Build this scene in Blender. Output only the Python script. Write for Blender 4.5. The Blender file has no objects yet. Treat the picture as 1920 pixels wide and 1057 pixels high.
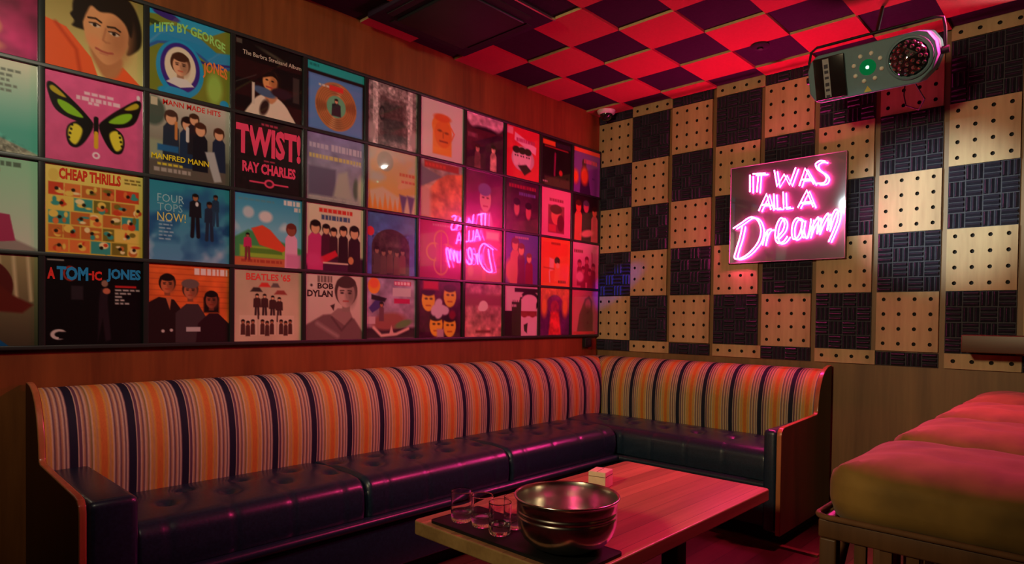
import bpy, bmesh, math, random
import numpy as np
from mathutils import Vector, Matrix
random.seed(7)
PI = math.pi
SC = bpy.context.scene
COL = SC.collection

# ------------------------------------------------------------------ helpers
def lin(c):
    c = np.asarray(c, float) / 255.0
    return np.where(c <= 0.04045, c / 12.92, ((c + 0.055) / 1.055) ** 2.4)

def new_mat(name):
    m = bpy.data.materials.new(name); m.use_nodes = True
    nt = m.node_tree; nt.nodes.clear()
    out = nt.nodes.new('ShaderNodeOutputMaterial')
    b = nt.nodes.new('ShaderNodeBsdfPrincipled')
    nt.links.new(b.outputs[0], out.inputs[0])
    return m, nt, b

def rgba(c): return (c[0], c[1], c[2], 1.0)

def plain(name, c, rough=.5, metal=0., coat=0., coat_r=.05, spec=.5, var=.12, scale=30., bump=0., sheen=0.):
    """procedural material: colour broken up by noise, optional bump"""
    m, nt, b = new_mat(name)
    N, Lk = nt.nodes, nt.links
    tc = N.new('ShaderNodeTexCoord'); nz = N.new('ShaderNodeTexNoise')
    nz.inputs['Scale'].default_value = scale; nz.inputs['Detail'].default_value = 4
    Lk.new(tc.outputs['Object'], nz.inputs['Vector'])
    r = N.new('ShaderNodeValToRGB')
    r.color_ramp.elements[0].position = .3; r.color_ramp.elements[1].position = .7
    r.color_ramp.elements[0].color = rgba([x * (1 - var) for x in c])
    r.color_ramp.elements[1].color = rgba([min(1, x * (1 + var)) for x in c])
    Lk.new(nz.outputs['Fac'], r.inputs[0]); Lk.new(r.outputs[0], b.inputs['Base Color'])
    b.inputs['Roughness'].default_value = rough; b.inputs['Metallic'].default_value = metal
    b.inputs['Coat Weight'].default_value = coat; b.inputs['Coat Roughness'].default_value = coat_r
    b.inputs['Specular IOR Level'].default_value = spec
    b.inputs['Sheen Weight'].default_value = sheen
    if bump:
        bp = N.new('ShaderNodeBump'); bp.inputs['Strength'].default_value = bump; bp.inputs['Distance'].default_value = .004
        Lk.new(nz.outputs['Fac'], bp.inputs['Height']); Lk.new(bp.outputs[0], b.inputs['Normal'])
    return m

def wood(name, c0, c1, axis='Z', rough=.45, scale=14., stretch=.06, coat=0., plank=None, spec=.5):
    """wood veneer with the grain along one axis"""
    m, nt, b = new_mat(name)
    N, Lk = nt.nodes, nt.links
    tc = N.new('ShaderNodeTexCoord'); mp = N.new('ShaderNodeMapping')
    s = [1., 1., 1.]; s['XYZ'.index(axis)] = stretch
    mp.inputs['Scale'].default_value = s
    Lk.new(tc.outputs['Object'], mp.inputs['Vector'])
    n1 = N.new('ShaderNodeTexNoise'); n1.inputs['Scale'].default_value = scale; n1.inputs['Detail'].default_value = 6; n1.inputs['Distortion'].default_value = .6
    n2 = N.new('ShaderNodeTexNoise'); n2.inputs['Scale'].default_value = scale * 9; n2.inputs['Detail'].default_value = 3
    Lk.new(mp.outputs[0], n1.inputs['Vector']); Lk.new(mp.outputs[0], n2.inputs['Vector'])
    mx = N.new('ShaderNodeMath'); mx.operation = 'MULTIPLY_ADD'; mx.inputs[1].default_value = .35
    Lk.new(n2.outputs['Fac'], mx.inputs[0]); Lk.new(n1.outputs['Fac'], mx.inputs[2])
    r = N.new('ShaderNodeValToRGB')
    r.color_ramp.elements[0].position = .42; r.color_ramp.elements[1].position = .92
    r.color_ramp.elements[0].color = rgba(c0); r.color_ramp.elements[1].color = rgba(c1)
    Lk.new(mx.outputs[0], r.inputs[0])
    col = r.outputs[0]
    if plank:
        ax, w = plank
        sp = N.new('ShaderNodeSeparateXYZ'); Lk.new(tc.outputs['Object'], sp.inputs[0])
        dv = N.new('ShaderNodeMath'); dv.operation = 'DIVIDE'; dv.inputs[1].default_value = w
        Lk.new(sp.outputs['XYZ'.index(ax)], dv.inputs[0])
        fl = N.new('ShaderNodeMath'); fl.operation = 'FLOOR'; Lk.new(dv.outputs[0], fl.inputs[0])
        wn = N.new('ShaderNodeTexWhiteNoise'); wn.noise_dimensions = '1D'; Lk.new(fl.outputs[0], wn.inputs['W'])
        mr = N.new('ShaderNodeMapRange'); mr.inputs['To Min'].default_value = .72; mr.inputs['To Max'].default_value = 1.2
        Lk.new(wn.outputs['Value'], mr.inputs['Value'])
        fr = N.new('ShaderNodeMath'); fr.operation = 'FRACT'; Lk.new(dv.outputs[0], fr.inputs[0])
        gt = N.new('ShaderNodeMath'); gt.operation = 'GREATER_THAN'; gt.inputs[1].default_value = .02; Lk.new(fr.outputs[0], gt.inputs[0])
        ml = N.new('ShaderNodeMath'); ml.operation = 'MULTIPLY'; Lk.new(mr.outputs[0], ml.inputs[0]); Lk.new(gt.outputs[0], ml.inputs[1])
        vm = N.new('ShaderNodeVectorMath'); vm.operation = 'SCALE'
        Lk.new(col, vm.inputs[0]); Lk.new(ml.outputs[0], vm.inputs['Scale']); col = vm.outputs[0]
    Lk.new(col, b.inputs['Base Color'])
    b.inputs['Roughness'].default_value = rough; b.inputs['Coat Weight'].default_value = coat; b.inputs['Coat Roughness'].default_value = .12
    b.inputs['Specular IOR Level'].default_value = spec
    return m

def emit(name, c, s):
    m = bpy.data.materials.new(name); m.use_nodes = True
    nt = m.node_tree; nt.nodes.clear()
    out = nt.nodes.new('ShaderNodeOutputMaterial'); e = nt.nodes.new('ShaderNodeEmission')
    e.inputs[0].default_value = rgba(c); e.inputs[1].default_value = s
    nt.links.new(e.outputs[0], out.inputs[0]); return m

class MB:
    """collects shapes for ONE mesh object"""
    def __init__(s): s.v, s.f, s.m = [], [], []
    def add(s, vs, fs, mi=0):
        o = len(s.v); s.v += [tuple(p) for p in vs]
        s.f += [tuple(i + o for i in f) for f in fs]; s.m += [mi] * len(fs)
    def box(s, a, b, mi=0, bev=0):
        x0, y0, z0 = [min(p, q) for p, q in zip(a, b)]; x1, y1, z1 = [max(p, q) for p, q in zip(a, b)]
        if not bev:
            s.add([(x0, y0, z0), (x1, y0, z0), (x1, y1, z0), (x0, y1, z0), (x0, y0, z1), (x1, y0, z1), (x1, y1, z1), (x0, y1, z1)],
                  [(3, 2, 1, 0), (4, 5, 6, 7), (0, 1, 5, 4), (1, 2, 6, 5), (2, 3, 7, 6), (3, 0, 4, 7)], mi); return
        bm = bmesh.new(); bmesh.ops.create_cube(bm, size=1)
        for v in bm.verts: v.co = Vector(((x0 + x1) / 2 + v.co.x * (x1 - x0), (y0 + y1) / 2 + v.co.y * (y1 - y0), (z0 + z1) / 2 + v.co.z * (z1 - z0)))
        bmesh.ops.bevel(bm, geom=bm.edges[:], offset=bev, segments=4, profile=.5, affect='EDGES')
        s.bm(bm, mi)
    def bm(s, bm, mi=0, M=None):
        bm.verts.index_update()
        s.add([(M @ v.co if M else v.co) for v in bm.verts], [[v.index for v in f.verts] for f in bm.faces], mi); bm.free()
    def tube(s, pts, r, n=10, mi=0, caps=True):
        P = [Vector(p) for p in pts]; rings = []
        up = None
        for i, p in enumerate(P):
            t = (P[min(i + 1, len(P) - 1)] - P[max(i - 1, 0)]).normalized()
            if up is None:
                up = Vector((0, 0, 1)) if abs(t.z) < .9 else Vector((1, 0, 0))
            a = t.cross(up)
            if a.length < 1e-6: a = t.orthogonal()
            a.normalize(); b = a.cross(t).normalized(); up = b
            rr = r[i] if isinstance(r, (list, tuple)) else r
            rings.append([p + (a * math.cos(2 * PI * k / n) + b * math.sin(2 * PI * k / n)) * rr for k in range(n)])
        vs = [v for g in rings for v in g]; fs = []
        for i in range(len(P) - 1):
            for k in range(n):
                fs.append((i * n + k, i * n + (k + 1) % n, (i + 1) * n + (k + 1) % n, (i + 1) * n + k))
        if caps: fs += [tuple(range(n - 1, -1, -1)), tuple((len(P) - 1) * n + k for k in range(n))]
        s.add(vs, fs, mi)
    def lathe(s, prof, n=40, mi=0, c=(0, 0, 0)):
        vs, fs = [], []
        for r, z in prof:
            for k in range(n): vs.append((c[0] + r * math.cos(2 * PI * k / n), c[1] + r * math.sin(2 * PI * k / n), c[2] + z))
        for i in range(len(prof) - 1):
            for k in range(n): fs.append((i * n + k, i * n + (k + 1) % n, (i + 1) * n + (k + 1) % n, (i + 1) * n + k))
        s.add(vs, fs, mi)
    def prism(s, out, axis, a, b, mi=0, mi_edge=None):
        """outline in the two other axes, extruded along axis from a to b"""
        n = len(out); k = 'xyz'.index(axis)
        def pt(p, t): q = list(p); q.insert(k, t); return q
        vs = [pt(p, a) for p in out] + [pt(p, b) for p in out]
        s.add(vs, [tuple(range(n)), tuple(range(2 * n - 1, n - 1, -1))], mi)
        s.add(vs, [(i, i + n, (i + 1) % n + n, (i + 1) % n) for i in range(n)], mi if mi_edge is None else mi_edge)
    def build(s, name, mats, parent=None, loc=(0, 0, 0), smooth=None, bevel=0, weld=False):
        me = bpy.data.meshes.new(name)
        me.from_pydata(s.v, [], s.f)
        for m in (mats if isinstance(mats, (list, tuple)) else [mats]): me.materials.append(m)
        me.polygons.foreach_set('material_index', s.m)
        bm = bmesh.new(); bm.from_mesh(me)
        if weld or bevel: bmesh.ops.remove_doubles(bm, verts=bm.verts, dist=1e-5)
        bmesh.ops.recalc_face_normals(bm, faces=bm.faces)
        bm.to_mesh(me); bm.free(); me.update()
        if smooth is not None:
            me.polygons.foreach_set('use_smooth', [True] * len(me.polygons))
            if smooth < 180: me.set_sharp_from_angle(angle=math.radians(smooth))
        o = bpy.data.objects.new(name, me); COL.objects.link(o)
        if parent: o.parent = parent
        o.location = loc
        if bevel:
            md = o.modifiers.new('edge', 'BEVEL'); md.width = bevel; md.segments = 3; md.limit_method = 'ANGLE'
        return o

def tag(o, label, cat, group=None):
    o['label'] = label; o['category'] = cat
    if group: o['group'] = group
    return o
def thing(name, label, cat, loc=(0, 0, 0), group=None):
    o = bpy.data.objects.new(name, None); COL.objects.link(o); o.location = loc
    o.empty_display_size = .05
    return tag(o, label, cat, group)
def struct(o, label, cat):
    o['kind'] = 'structure'; return tag(o, label, cat)
def copy_part(o, parent, loc=None):
    c = o.copy(); COL.objects.link(c); c.parent = parent
    if loc is not None: c.location = loc
    return c

# ------------------------------------------------------------------ camera
F = 1201.713
yaw, pitch, roll = 0.8144, -0.01794, 0.0125
CAM = Vector((-3.7521, -2.7428, 1.0944))
fwd = Vector((math.sin(yaw) * math.cos(pitch), math.cos(yaw) * math.cos(pitch), math.sin(pitch)))
rt = Vector((math.cos(yaw), -math.sin(yaw), 0)); up = rt.cross(fwd)
r2 = math.cos(roll) * rt + math.sin(roll) * up; u2 = -math.sin(roll) * rt + math.cos(roll) * up
cd = bpy.data.cameras.new('camera'); co = bpy.data.objects.new('camera', cd); COL.objects.link(co)
M = Matrix((r2, u2, -fwd)).transposed().to_4x4(); M.translation = CAM
co.matrix_world = M
cd.sensor_width = 36; cd.lens = F / 1920 * 36; cd.shift_x = -7.05 / 1920; cd.shift_y = 86.0 / 1920
cd.clip_start = .02
SC.camera = co

# ------------------------------------------------------------------ materials
CEIL = 2.54
m_wallA = wood('red_brown_veneer', (.10, .028, .007), (.26, .08, .018), 'Z', rough=.42, scale=5., stretch=.1, plank=None, spec=.3)
m_wallB = wood('walnut_veneer', (.15, .075, .03), (.27, .14, .055), 'Z', rough=.5, scale=7., stretch=.07)
m_dark = plain('dark_paint', (.02, .014, .012), .8)
m_ceil = plain('ceiling_black', (.015, .012, .014), .9)
m_floor = wood('floor_planks', (.05, .02, .013), (.10, .04, .025), 'X', rough=.35, scale=6, stretch=.08, plank=('Y', .11))
m_foam = plain('charcoal_foam', (.026, .024, .042), .6, var=.2, scale=60, spec=.4)
m_ply = wood('birch_plywood', (.33, .205, .09), (.58, .41, .21), 'Z', rough=.55, scale=5, stretch=.14)
m_hole = plain('hole_dark', (.012, .009, .008), .9)
m_redt = plain('red_fabric', (.46, .026, .036), .9, var=.06, scale=90, sheen=.1, spec=.1)
m_blkt = plain('plum_black_fabric', (.035, .018, .034), .95, var=.1, scale=90, spec=.1)
m_tan = plain('tan_fibre_edge', (.55, .38, .17), .9)
m_rail = plain('black_aluminium_rail', (.03, .032, .03), .3, .4, var=.05)
m_railh = plain('black_rail', (.018, .018, .017), .4, var=.05)
m_leather = plain('navy_leather', (.011, .024, .046), .34, coat=.25, coat_r=.25, var=.25, scale=120, bump=.08)
m_sofawood = wood('mahogany_side', (.035, .011, .006), (.085, .028, .012), 'Z', rough=.4, scale=8, stretch=.08)
m_edge = wood('mahogany_edge', (.30, .10, .035), (.50, .19, .07), 'Z', rough=.28, scale=10, stretch=.1, coat=.3)
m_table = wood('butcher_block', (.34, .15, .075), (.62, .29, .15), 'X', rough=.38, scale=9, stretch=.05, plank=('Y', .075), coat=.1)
m_tableedge = wood('table_edge', (.22, .13, .05), (.40, .25, .10), 'X', rough=.4, scale=9, stretch=.06)
m_tray = plain('black_slate', (.008, .008, .009), .55, scale=60, spec=.2)
m_steel = plain('brushed_steel', (.66, .62, .57), .21, 1., var=.04, scale=40)
m_velvet = plain('tan_velvet', (.25, .135, .026), .8, var=.38, scale=7, sheen=.08, bump=.15)
m_stoolw = wood('stool_wood', (.09, .038, .015), (.18, .078, .03), 'Z', rough=.45, scale=10, stretch=.08)
m_piping = plain('brown_piping', (.20, .09, .04), .75, spec=.2)
m_white = plain('white_plastic', (.75, .73, .70), .4, var=.03)
m_blackp = plain('black_plastic', (.01, .01, .011), .5, spec=.3)
m_cream = plain('cream_card', (.78, .68, .45), .7, var=.08, scale=30)
m_creamd = plain('brown_print', (.16, .09, .05), .7)
m_brownbar = wood('dark_bar_wood', (.06, .022, .010), (.13, .048, .018), 'Y', rough=.4, scale=8, stretch=.08)

def glass_mat():
    m, nt, b = new_mat('clear_glass')
    b.inputs['Base Color'].default_value = (1, 1, 1, 1); b.inputs['Roughness'].default_value = .01
    b.inputs['Transmission Weight'].default_value = 1.; b.inputs['IOR'].default_value = 1.45
    return m
m_glass = glass_mat()

# ------------------------------------------------------------------ the room
X0, Y0 = -5.6, -4.6
def slab(name, a, b, mat, label, cat):
    q = MB(); q.box(a, b); return struct(q.build(name, mat), label, cat)
slab('floor', (X0, Y0, -.08), (.14, .14, 0), m_floor, 'dark reddish plank floor under the table and sofa', 'floor')
slab('wall_back', (X0, 0, 0), (.14, .12, CEIL + .1), m_wallA, 'red brown veneer wall behind the record covers', 'wall')
slab('wall_right', (.018, Y0, 0), (.138, 0, CEIL + .1), m_wallB, 'brown veneer wall carrying the chequered tiles', 'wall')
slab('wall_left', (X0 - .12, Y0, 0), (X0, .12, CEIL + .1), m_dark, 'dark painted wall at the far side of the room', 'wall')
slab('wall_front', (X0 - .12, Y0 - .12, 0), (.138, Y0, CEIL + .1), m_dark, 'dark painted wall behind the viewer', 'wall')
slab('ceiling', (X0, Y0, CEIL + .012), (.018, 0, CEIL + .1), m_ceil, 'black ceiling above the red and black tiles', 'ceiling')
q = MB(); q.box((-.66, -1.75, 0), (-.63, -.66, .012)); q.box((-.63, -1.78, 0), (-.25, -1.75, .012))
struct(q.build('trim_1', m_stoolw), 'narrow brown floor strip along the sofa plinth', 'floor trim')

# ------------------------------------------------------------------ acoustic tiles on the right wall
T = .305
YB, ZB = -.0246, .94      # first column line and the lowest full row line
def foam_mesh(ny, nz, seed):
    """basket weave foam: blocks of three ridges, turned by turns. local: y to -w, z up, front at x=0"""
    c = T / 4; q = MB()
    q.box((.008, 0, 0), (.018, -c * ny, c * nz))
    for i in range(ny):
        for j in range(nz):
            y0, z0 = -c * i, c * j
            for k in range(3):
                a, b = c * k / 3 + .0015, c * (k + 1) / 3 - .0015
                mid = (a + b) / 2; e = .003
                if (i + j + seed) % 2:   # vertical ridges
                    P = [(y0 - a, z0 + e), (y0 - b, z0 + e), (y0 - b, z0 + c - e), (y0 - a, z0 + c - e)]
                    R = [(y0 - mid, z0 + e + .004), (y0 - mid, z0 + c - e - .004)]
                    q.add([(.008,) + p for p in P] + [(-.006,) + r for r in R], [(0, 1, 4), (1, 2, 5, 4), (2, 3, 5), (3, 0, 4, 5)])
                else:
                    P = [(y0 - e, z0 + a), (y0 - c + e, z0 + a), (y0 - c + e, z0 + b), (y0 - e, z0 + b)]
                    R = [(y0 - e - .004, z0 + mid), (y0 - c + e + .004, z0 + mid)]
                    q.add([(.008,) + p for p in P] + [(-.006,) + r for r in R], [(0, 1, 5, 4), (1, 2, 5), (2, 3, 4, 5), (3, 0, 4)])
    return q
def ply_mesh(ny, nz):
    c = T / 4; q = MB(); n = 16; r = .0098
    W, H, g = c * ny, c * nz, .001
    # sides of the panel
    q.add([(0, -g, g), (0, -W + g, g), (0, -W + g, H - g), (0, -g, H - g), (.018, -g, g), (.018, -W + g, g), (.018, -W + g, H - g), (.018, -g, H - g)],
          [(0, 4, 5, 1), (1, 5, 6, 2), (2, 6, 7, 3), (3, 7, 4, 0), (4, 7, 6, 5)])
    for i in range(ny):
        for j in range(nz):
            ya, yb = -c * i - (g if i == 0 else 0), -c * (i + 1) + (g if i == ny - 1 else 0)
            za, zb = c * j + (g if j == 0 else 0), c * (j + 1) - (g if j == nz - 1 else 0)
            cy, cz = -c * (i + .5), c * (j + .5)
            ci, sq = [], []
            for k in range(n):
                t = 2 * PI * k / n + PI / 4; dy, dz = math.cos(t), math.sin(t)
                ci.append((cy + r * dy, cz + r * dz))
                s = 1 / max(abs(dy), abs(dz))
                sq.append((yb if dy * s < -.999 else ya if dy * s > .999 else cy + dy * s * c / 2, za if dz * s < -.999 else zb if dz * s > .999 else cz + dz * s * c / 2))
            vs = [(0, a, b) for a, b in sq] + [(0, a, b) for a, b in ci] + [(.013, a, b) for a, b in ci]
            q.add(vs, [(k, (k + 1) % n, n + (k + 1) % n, n + k) for k in range(n)], 0)
            q.add(vs, [(n + k, n + (k + 1) % n, 2 * n + (k + 1) % n, 2 * n + k) for k in range(n)], 1)
            q.add(vs, [tuple(2 * n + k for k in range(n))], 1)
    return q
panelling = thing('acoustic_wall_panelling', 'chequered acoustic panelling of black foam and perforated plywood tiles on the right wall', 'wall panelling', (0, 0, ZB - T / 4))
protos = {}
for nz in (4, 1):
    protos['ply', nz] = ply_mesh(4, nz).build('plywood_tile', [m_ply, m_hole], panelling)
    for sd in (0, 1):
        protos['foam', nz, sd] = foam_mesh(4, nz, sd).build('foam_tile', m_foam, panelling)
used = set()
for mcol in range(0, 10):
    for n in range(-1, 6):
        y = -(YB + T * mcol); z = (ZB + T * n if n >= 0 else ZB - T / 4) - (ZB - T / 4)
        nz = 4 if 0 <= n <= 4 else 1
        ply = (mcol + n) % 2 == 0
        key = ('ply', nz) if ply else ('foam', nz, (mcol * 7 + n * 3) // 2 % 2)
        if key in used: o = copy_part(protos[key], panelling)
        else: o = protos[key]; used.add(key)
        o.location = (0, y, z)
        if mcol == 0:
            o.location = (0, -.0005, z); o.scale = (1, (T + YB - .0005) / T, 1)
        if n == 5: o.scale = (o.scale[0], o.scale[1], .93)
for k, o in protos.items():
    if k not in used: bpy.data.objects.remove(o)

# ------------------------------------------------------------------ ceiling tiles
cp = thing('acoustic_ceiling_tiles', 'chequered ceiling panelling of red and black fabric tiles', 'ceiling panelling', (0, 0, CEIL))
cache = {}
XL, YL = -.155, -.283
def ctile(x0, x1, y0, y1, red):
    w, d = x1 - x0, y0 - y1
    key = (round(w, 3), round(d, 3), red)
    if key in cache:
        o = copy_part(cache[key], cp)
    else:
        q = MB(); t = .016 if red else .004
        q.add([(0, 0, .011), (w, 0, .011), (w, -d, .011), (0, -d, .011), (0, 0, -t), (w, 0, -t), (w, -d, -t), (0, -d, -t)], [(0, 1, 2, 3), (4, 7, 6, 5)], 0)
        q.add([(0, 0, .011), (w, 0, .011), (w, -d, .011), (0, -d, .011), (0, 0, -t), (w, 0, -t), (w, -d, -t), (0, -d, -t)], [(0, 4, 5, 1), (2, 6, 7, 3)], 0)
        q.add([(0, 0, .011), (w, 0, .011), (w, -d, .011), (0, -d, .011), (0, 0, -t), (w, 0, -t), (w, -d, -t), (0, -d, -t)], [(1, 5, 6, 2), (3, 7, 4, 0)], 1)
        o = q.build('red_tile' if red else 'black_tile', [m_redt if red else m_blkt, m_tan], cp, weld=True)
        cache[key] = o
    o.location = (x0, y0, 0)
xs = [0.0] + [XL - T * k for k in range(9)]
ys = [0.0] + [YL - T * k for k in range(9)]
for i in range(len(xs) - 1):
    for j in range(len(ys) - 1):
        ctile(xs[i + 1] + .0008, xs[i] - .0008, ys[j] - .0008, ys[j + 1] + .0008, (i + j) % 2 == 0)

# ------------------------------------------------------------------ printed covers: small pictures computed as point colours of a fine mesh
class Art:
    def __init__(s, n, bg):
        s.n = n; a = (np.arange(n)) / (n - 1)
        s.u, s.v = np.meshgrid(a, a); s.px = 1.3 / n
        s.im = np.empty((n, n, 3)); s.im[:] = bg; s.txt = []
    def put(s, cov, c):
        c = np.asarray(c, float); s.im = s.im * (1 - cov[..., None]) + c * cov[..., None]; return s
    def cov(s, d, soft): return np.clip(.5 - d / max(soft, s.px), 0, 1)
    def E(s, x, y, rx, ry, c, rot=0, soft=0):
        a = math.radians(rot); du, dv = s.u - x, s.v - y
        p = du * math.cos(a) + dv * math.sin(a); q = -du * math.sin(a) + dv * math.cos(a)
        return s.put(s.cov((np.hypot(p / rx, q / ry) - 1) * min(rx, ry), soft), c)
    def ring(s, x, y, rx, ry, w, c, soft=0):
        return s.put(s.cov(np.abs((np.hypot((s.u - x) / rx, (s.v - y) / ry) - 1) * min(rx, ry)) - w / 2, soft), c)
    def R(s, x0, y0, x1, y1, c, soft=0):
        d = np.maximum(np.maximum(x0 - s.u, s.u - x1), np.maximum(y0 - s.v, s.v - y1)); return s.put(s.cov(d, soft), c)
    def PL(s, pts, c, soft=0):
        ins = np.zeros(s.u.shape, bool); dm = np.full(s.u.shape, 9.)
        for (x0, y0), (x1, y1) in zip(pts, pts[1:] + pts[:1]):
            if y0 != y1:
                ins ^= ((y0 > s.v) != (y1 > s.v)) & (s.u < (x1 - x0) * (s.v - y0) / (y1 - y0) + x0)
            dm = np.minimum(dm, s.seg(x0, y0, x1, y1))
        return s.put(s.cov(np.where(ins, -dm, dm), soft), c)
    def SP(s, pts, c, soft=0):
        n = len(pts); P = []
        for i in range(n):
            a, b, d, e = [np.array(pts[(i + k) % n], float) for k in (-1, 0, 1, 2)]
            for k in range(6):
                t = k / 6; P.append(tuple(.5 * (2 * b + (d - a) * t + (2 * a - 5 * b + 4 * d - e) * t * t + (3 * b - a - 3 * d + e) * t ** 3)))
        return s.PL(P, c, soft)
    def seg(s, x0, y0, x1, y1):
        L2 = (x1 - x0) ** 2 + (y1 - y0) ** 2 + 1e-12
        t = np.clip(((s.u - x0) * (x1 - x0) + (s.v - y0) * (y1 - y0)) / L2, 0, 1)
        return np.hypot(s.u - x0 - t * (x1 - x0), s.v - y0 - t * (y1 - y0))
    def L(s, pts, w, c, soft=0):
        d = np.full(s.u.shape, 9.)
        for p, q_ in zip(pts, pts[1:]): d = np.minimum(d, s.seg(*p, *q_))
        return s.put(s.cov(d - w / 2, soft), c)
    def G(s, c0, c1, a=0., b=1., ax='v', x=0, y=0):
        t = {'v': s.v, 'u': s.u, 'r': np.hypot(s.u - x, s.v - y)}[ax]
        t = np.clip((t - a) / (b - a), 0, 1)[..., None]; s.im = np.asarray(c0, float) * (1 - t) + np.asarray(c1, float) * t; return s
    def noise(s, seed, f=6, oct=3):
        r = np.random.RandomState(seed); o = np.zeros(s.u.shape); am = 1.
        for k in range(oct):
            m = int(f * 2 ** k) + 2; g = r.rand(m + 1, m + 1); U, V = s.u * (m - 1), s.v * (m - 1)
            i, j = U.astype(int), V.astype(int); a, b = U - i, V - j; a, b = a * a * (3 - 2 * a), b * b * (3 - 2 * b)
            o += am * ((g[j, i] * (1 - a) + g[j, i + 1] * a) * (1 - b) + (g[j + 1, i] * (1 - a) + g[j + 1, i + 1] * a) * b - .5); am *= .5
        return o
    def grain(s, seed, amp=.25, f=8, mask=None):
        k = 1 + amp * s.noise(seed, f); k = k if mask is None else 1 + (k - 1) * mask
        s.im = np.clip(s.im * k[..., None], 0, 255); return s
    def cloud(s, seed, c, f=4, lo=.0, hi=.5, y0=None, y1=None):
        t = np.clip((s.noise(seed, f) - lo) / (hi - lo), 0, 1)
        if y0 is not None: t = t * np.clip((s.v - y0) / .1, 0, 1) * np.clip((y1 - s.v) / .1, 0, 1)
        return s.put(t, c)
    def smudge(s, x0, y0, x1, c, h=.03, seed=1):
        """a line of print too small to read"""
        r = random.Random(seed); x = x0
        while x < x1 - .02:
            w = r.uniform(.03, .075); s.R(x, y0, min(x + w, x1), y0 + h, c, .012); x += w + .015
        return s
    def head(s, x, y, r, skin, hair, sh=.75, long=0., beard=False, turn=.0):
        skin = np.array(skin, float); hair = np.array(hair, float)
        s.E(x, y - r * .12, r * 1.02, r * 1.18, hair)
        if long: s.R(x - r * 1.05, y - r * .2, x + r * 1.05, y + r * (.6 + long), hair, .03)
        s.R(x - r * .35, y + r * .5, x + r * .35, y + r * 1.5, skin * .72)
        s.E(x + turn * r * .2, y + r * .12, r * .78, r * 1.05, skin)
        s.E(x + r * (.45 + turn * .2), y + r * .2, r * .42, r * .8, skin * sh, 0, r * .5)
        s.E(x, y - r * .75, r * .85, r * .42, hair, turn * 15)
        for e in (-1, 1):
            s.E(x + (e * .34 + turn * .25) * r, y + r * .05, r * .15, r * .075, hair * .5 + 10)
            s.L([(x + (e * .5 + turn * .25) * r, y - r * .12), (x + (e * .18 + turn * .25) * r, y - r * .15)], r * .08, hair * .6)
        s.L([(x + turn * .3 * r, y + r * .1), (x + (turn * .3 + .08) * r, y + r * .42)], r * .1, skin * .78)
        s.L([(x + (turn * .3 - .22) * r, y + r * .68), (x + (turn * .3 + .22) * r, y + r * .68)], r * .11, skin * np.array([.85, .5, .48]))
        if beard: s.E(x, y + r * .85, r * .6, r * .42, hair)
        return s
    def man(s, x, y, h, skin, hair, top, legs=None, w=.3):
        """small standing or half figure: head at the top, body down to y + h"""
        r = h * (.075 if legs is not None else .13)
        b = y + h * (.55 if legs is not None else 1.05)
        s.PL([(x - h * w * .55, b), (x - h * w * .5, y + r * 2.7), (x - r * .6, y + r * 1.9), (x + r * .6, y + r * 1.9), (x + h * w * .5, y + r * 2.7), (x + h * w * .55, b)], top)
        if legs is not None:
            for e in (-1, 1): s.L([(x + e * h * .05, b), (x + e * h * .07, y + h)], h * .09, legs)
        s.E(x, y + r, r * 1.02, r * 1.15, hair); s.E(x, y + r * 1.25, r * .78, r * .95, skin)
        s.E(x, y + r * .45, r * .9, r * .5, hair)
        return s
    def T(s, t, x, y, w, h, c, bold=.02, arc=0.):
        """real lettering set in the box x, y (top left), w, h"""
        s.txt.append((t, x, y, w, h, c, bold, arc)); return s

SK, SK2, DK, BR = (226, 168, 128), (170, 110, 75), (28, 22, 20), (70, 42, 28)
def c_spirit(a):
    a.G((130, 25, 60), (190, 50, 110)).grain(3, .5, 4)
    a.L([(.35, .05), (.5, .2), (.48, .45)], .03, (225, 140, 90), .04).L([(.2, .5), (.25, .75), (.5, .85)], .045, (235, 110, 60), .05)
    a.ring(.55, .72, .12, .1, .03, (225, 130, 110), .03).L([(.2, .1), (.8, .02)], .03, (200, 90, 60), .05).ring(.55, .92, .12, .05, .03, (220, 120, 110), .03)
def c_coast(a):
    a.G((225, 228, 200), (90, 180, 160), .05, .75).PL([(-.1, .4), (.25, .55), (.55, .8), (1.1, 1.02), (1.1, 1.2), (-.1, 1.2)], (150, 150, 130), .02)
    a.grain(5, .9, 26, np.clip((a.v - .45 - .5 * a.u) * 10, 0, 1))
    for k in range(5): a.smudge(.45, .1 + .055 * k, .85 - .05 * (k % 3), (120, 130, 115), .028, k)
def c_suit(a):
    a.G((150, 205, 165), (205, 212, 190)).PL([(0, .9), (.5, .75), (1, .98), (1, 1.05), (0, 1.05)], (150, 140, 130), .03)
    a.PL([(.2, .35), (.45, .32), (.5, .6), (.75, .62), (.8, .9), (.66, .92), (.62, .74), (.25, .72)], (165, 55, 90)).E(.36, .22, .1, .11, SK).E(.34, .15, .12, .08, BR)
    a.smudge(.45, .05, .85, (90, 110, 90), .05, 4).smudge(.3, .13, .7, (200, 90, 70), .035, 3)
def c_flip(a):
    a.G((150, 140, 95), (70, 66, 48))
    for k in range(9): a.L([(k * .13, 0), (k * .13 + .03, .5)], .03, (196, 186, 140), .03)
    a.E(.42, .35, .36, .33, (82, 30, 26)).PL([(.62, .3), (.78, .45), (.96, .55), (.86, .64), (.6, .62)], (92, 34, 26), .03)
    a.R(.28, .55, .55, .88, (190, 130, 100)).E(.35, .48, .22, .28, (190, 120, 92)).PL([(-.1, .9), (.3, .85), (.55, .83), (.85, 1.1), (-.1, 1.1)], (20, 84, 130)).E(.25, .42, .06, .02, DK).L([(.2, .64), (.34, .64)], .03, (150, 50, 50))
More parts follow.
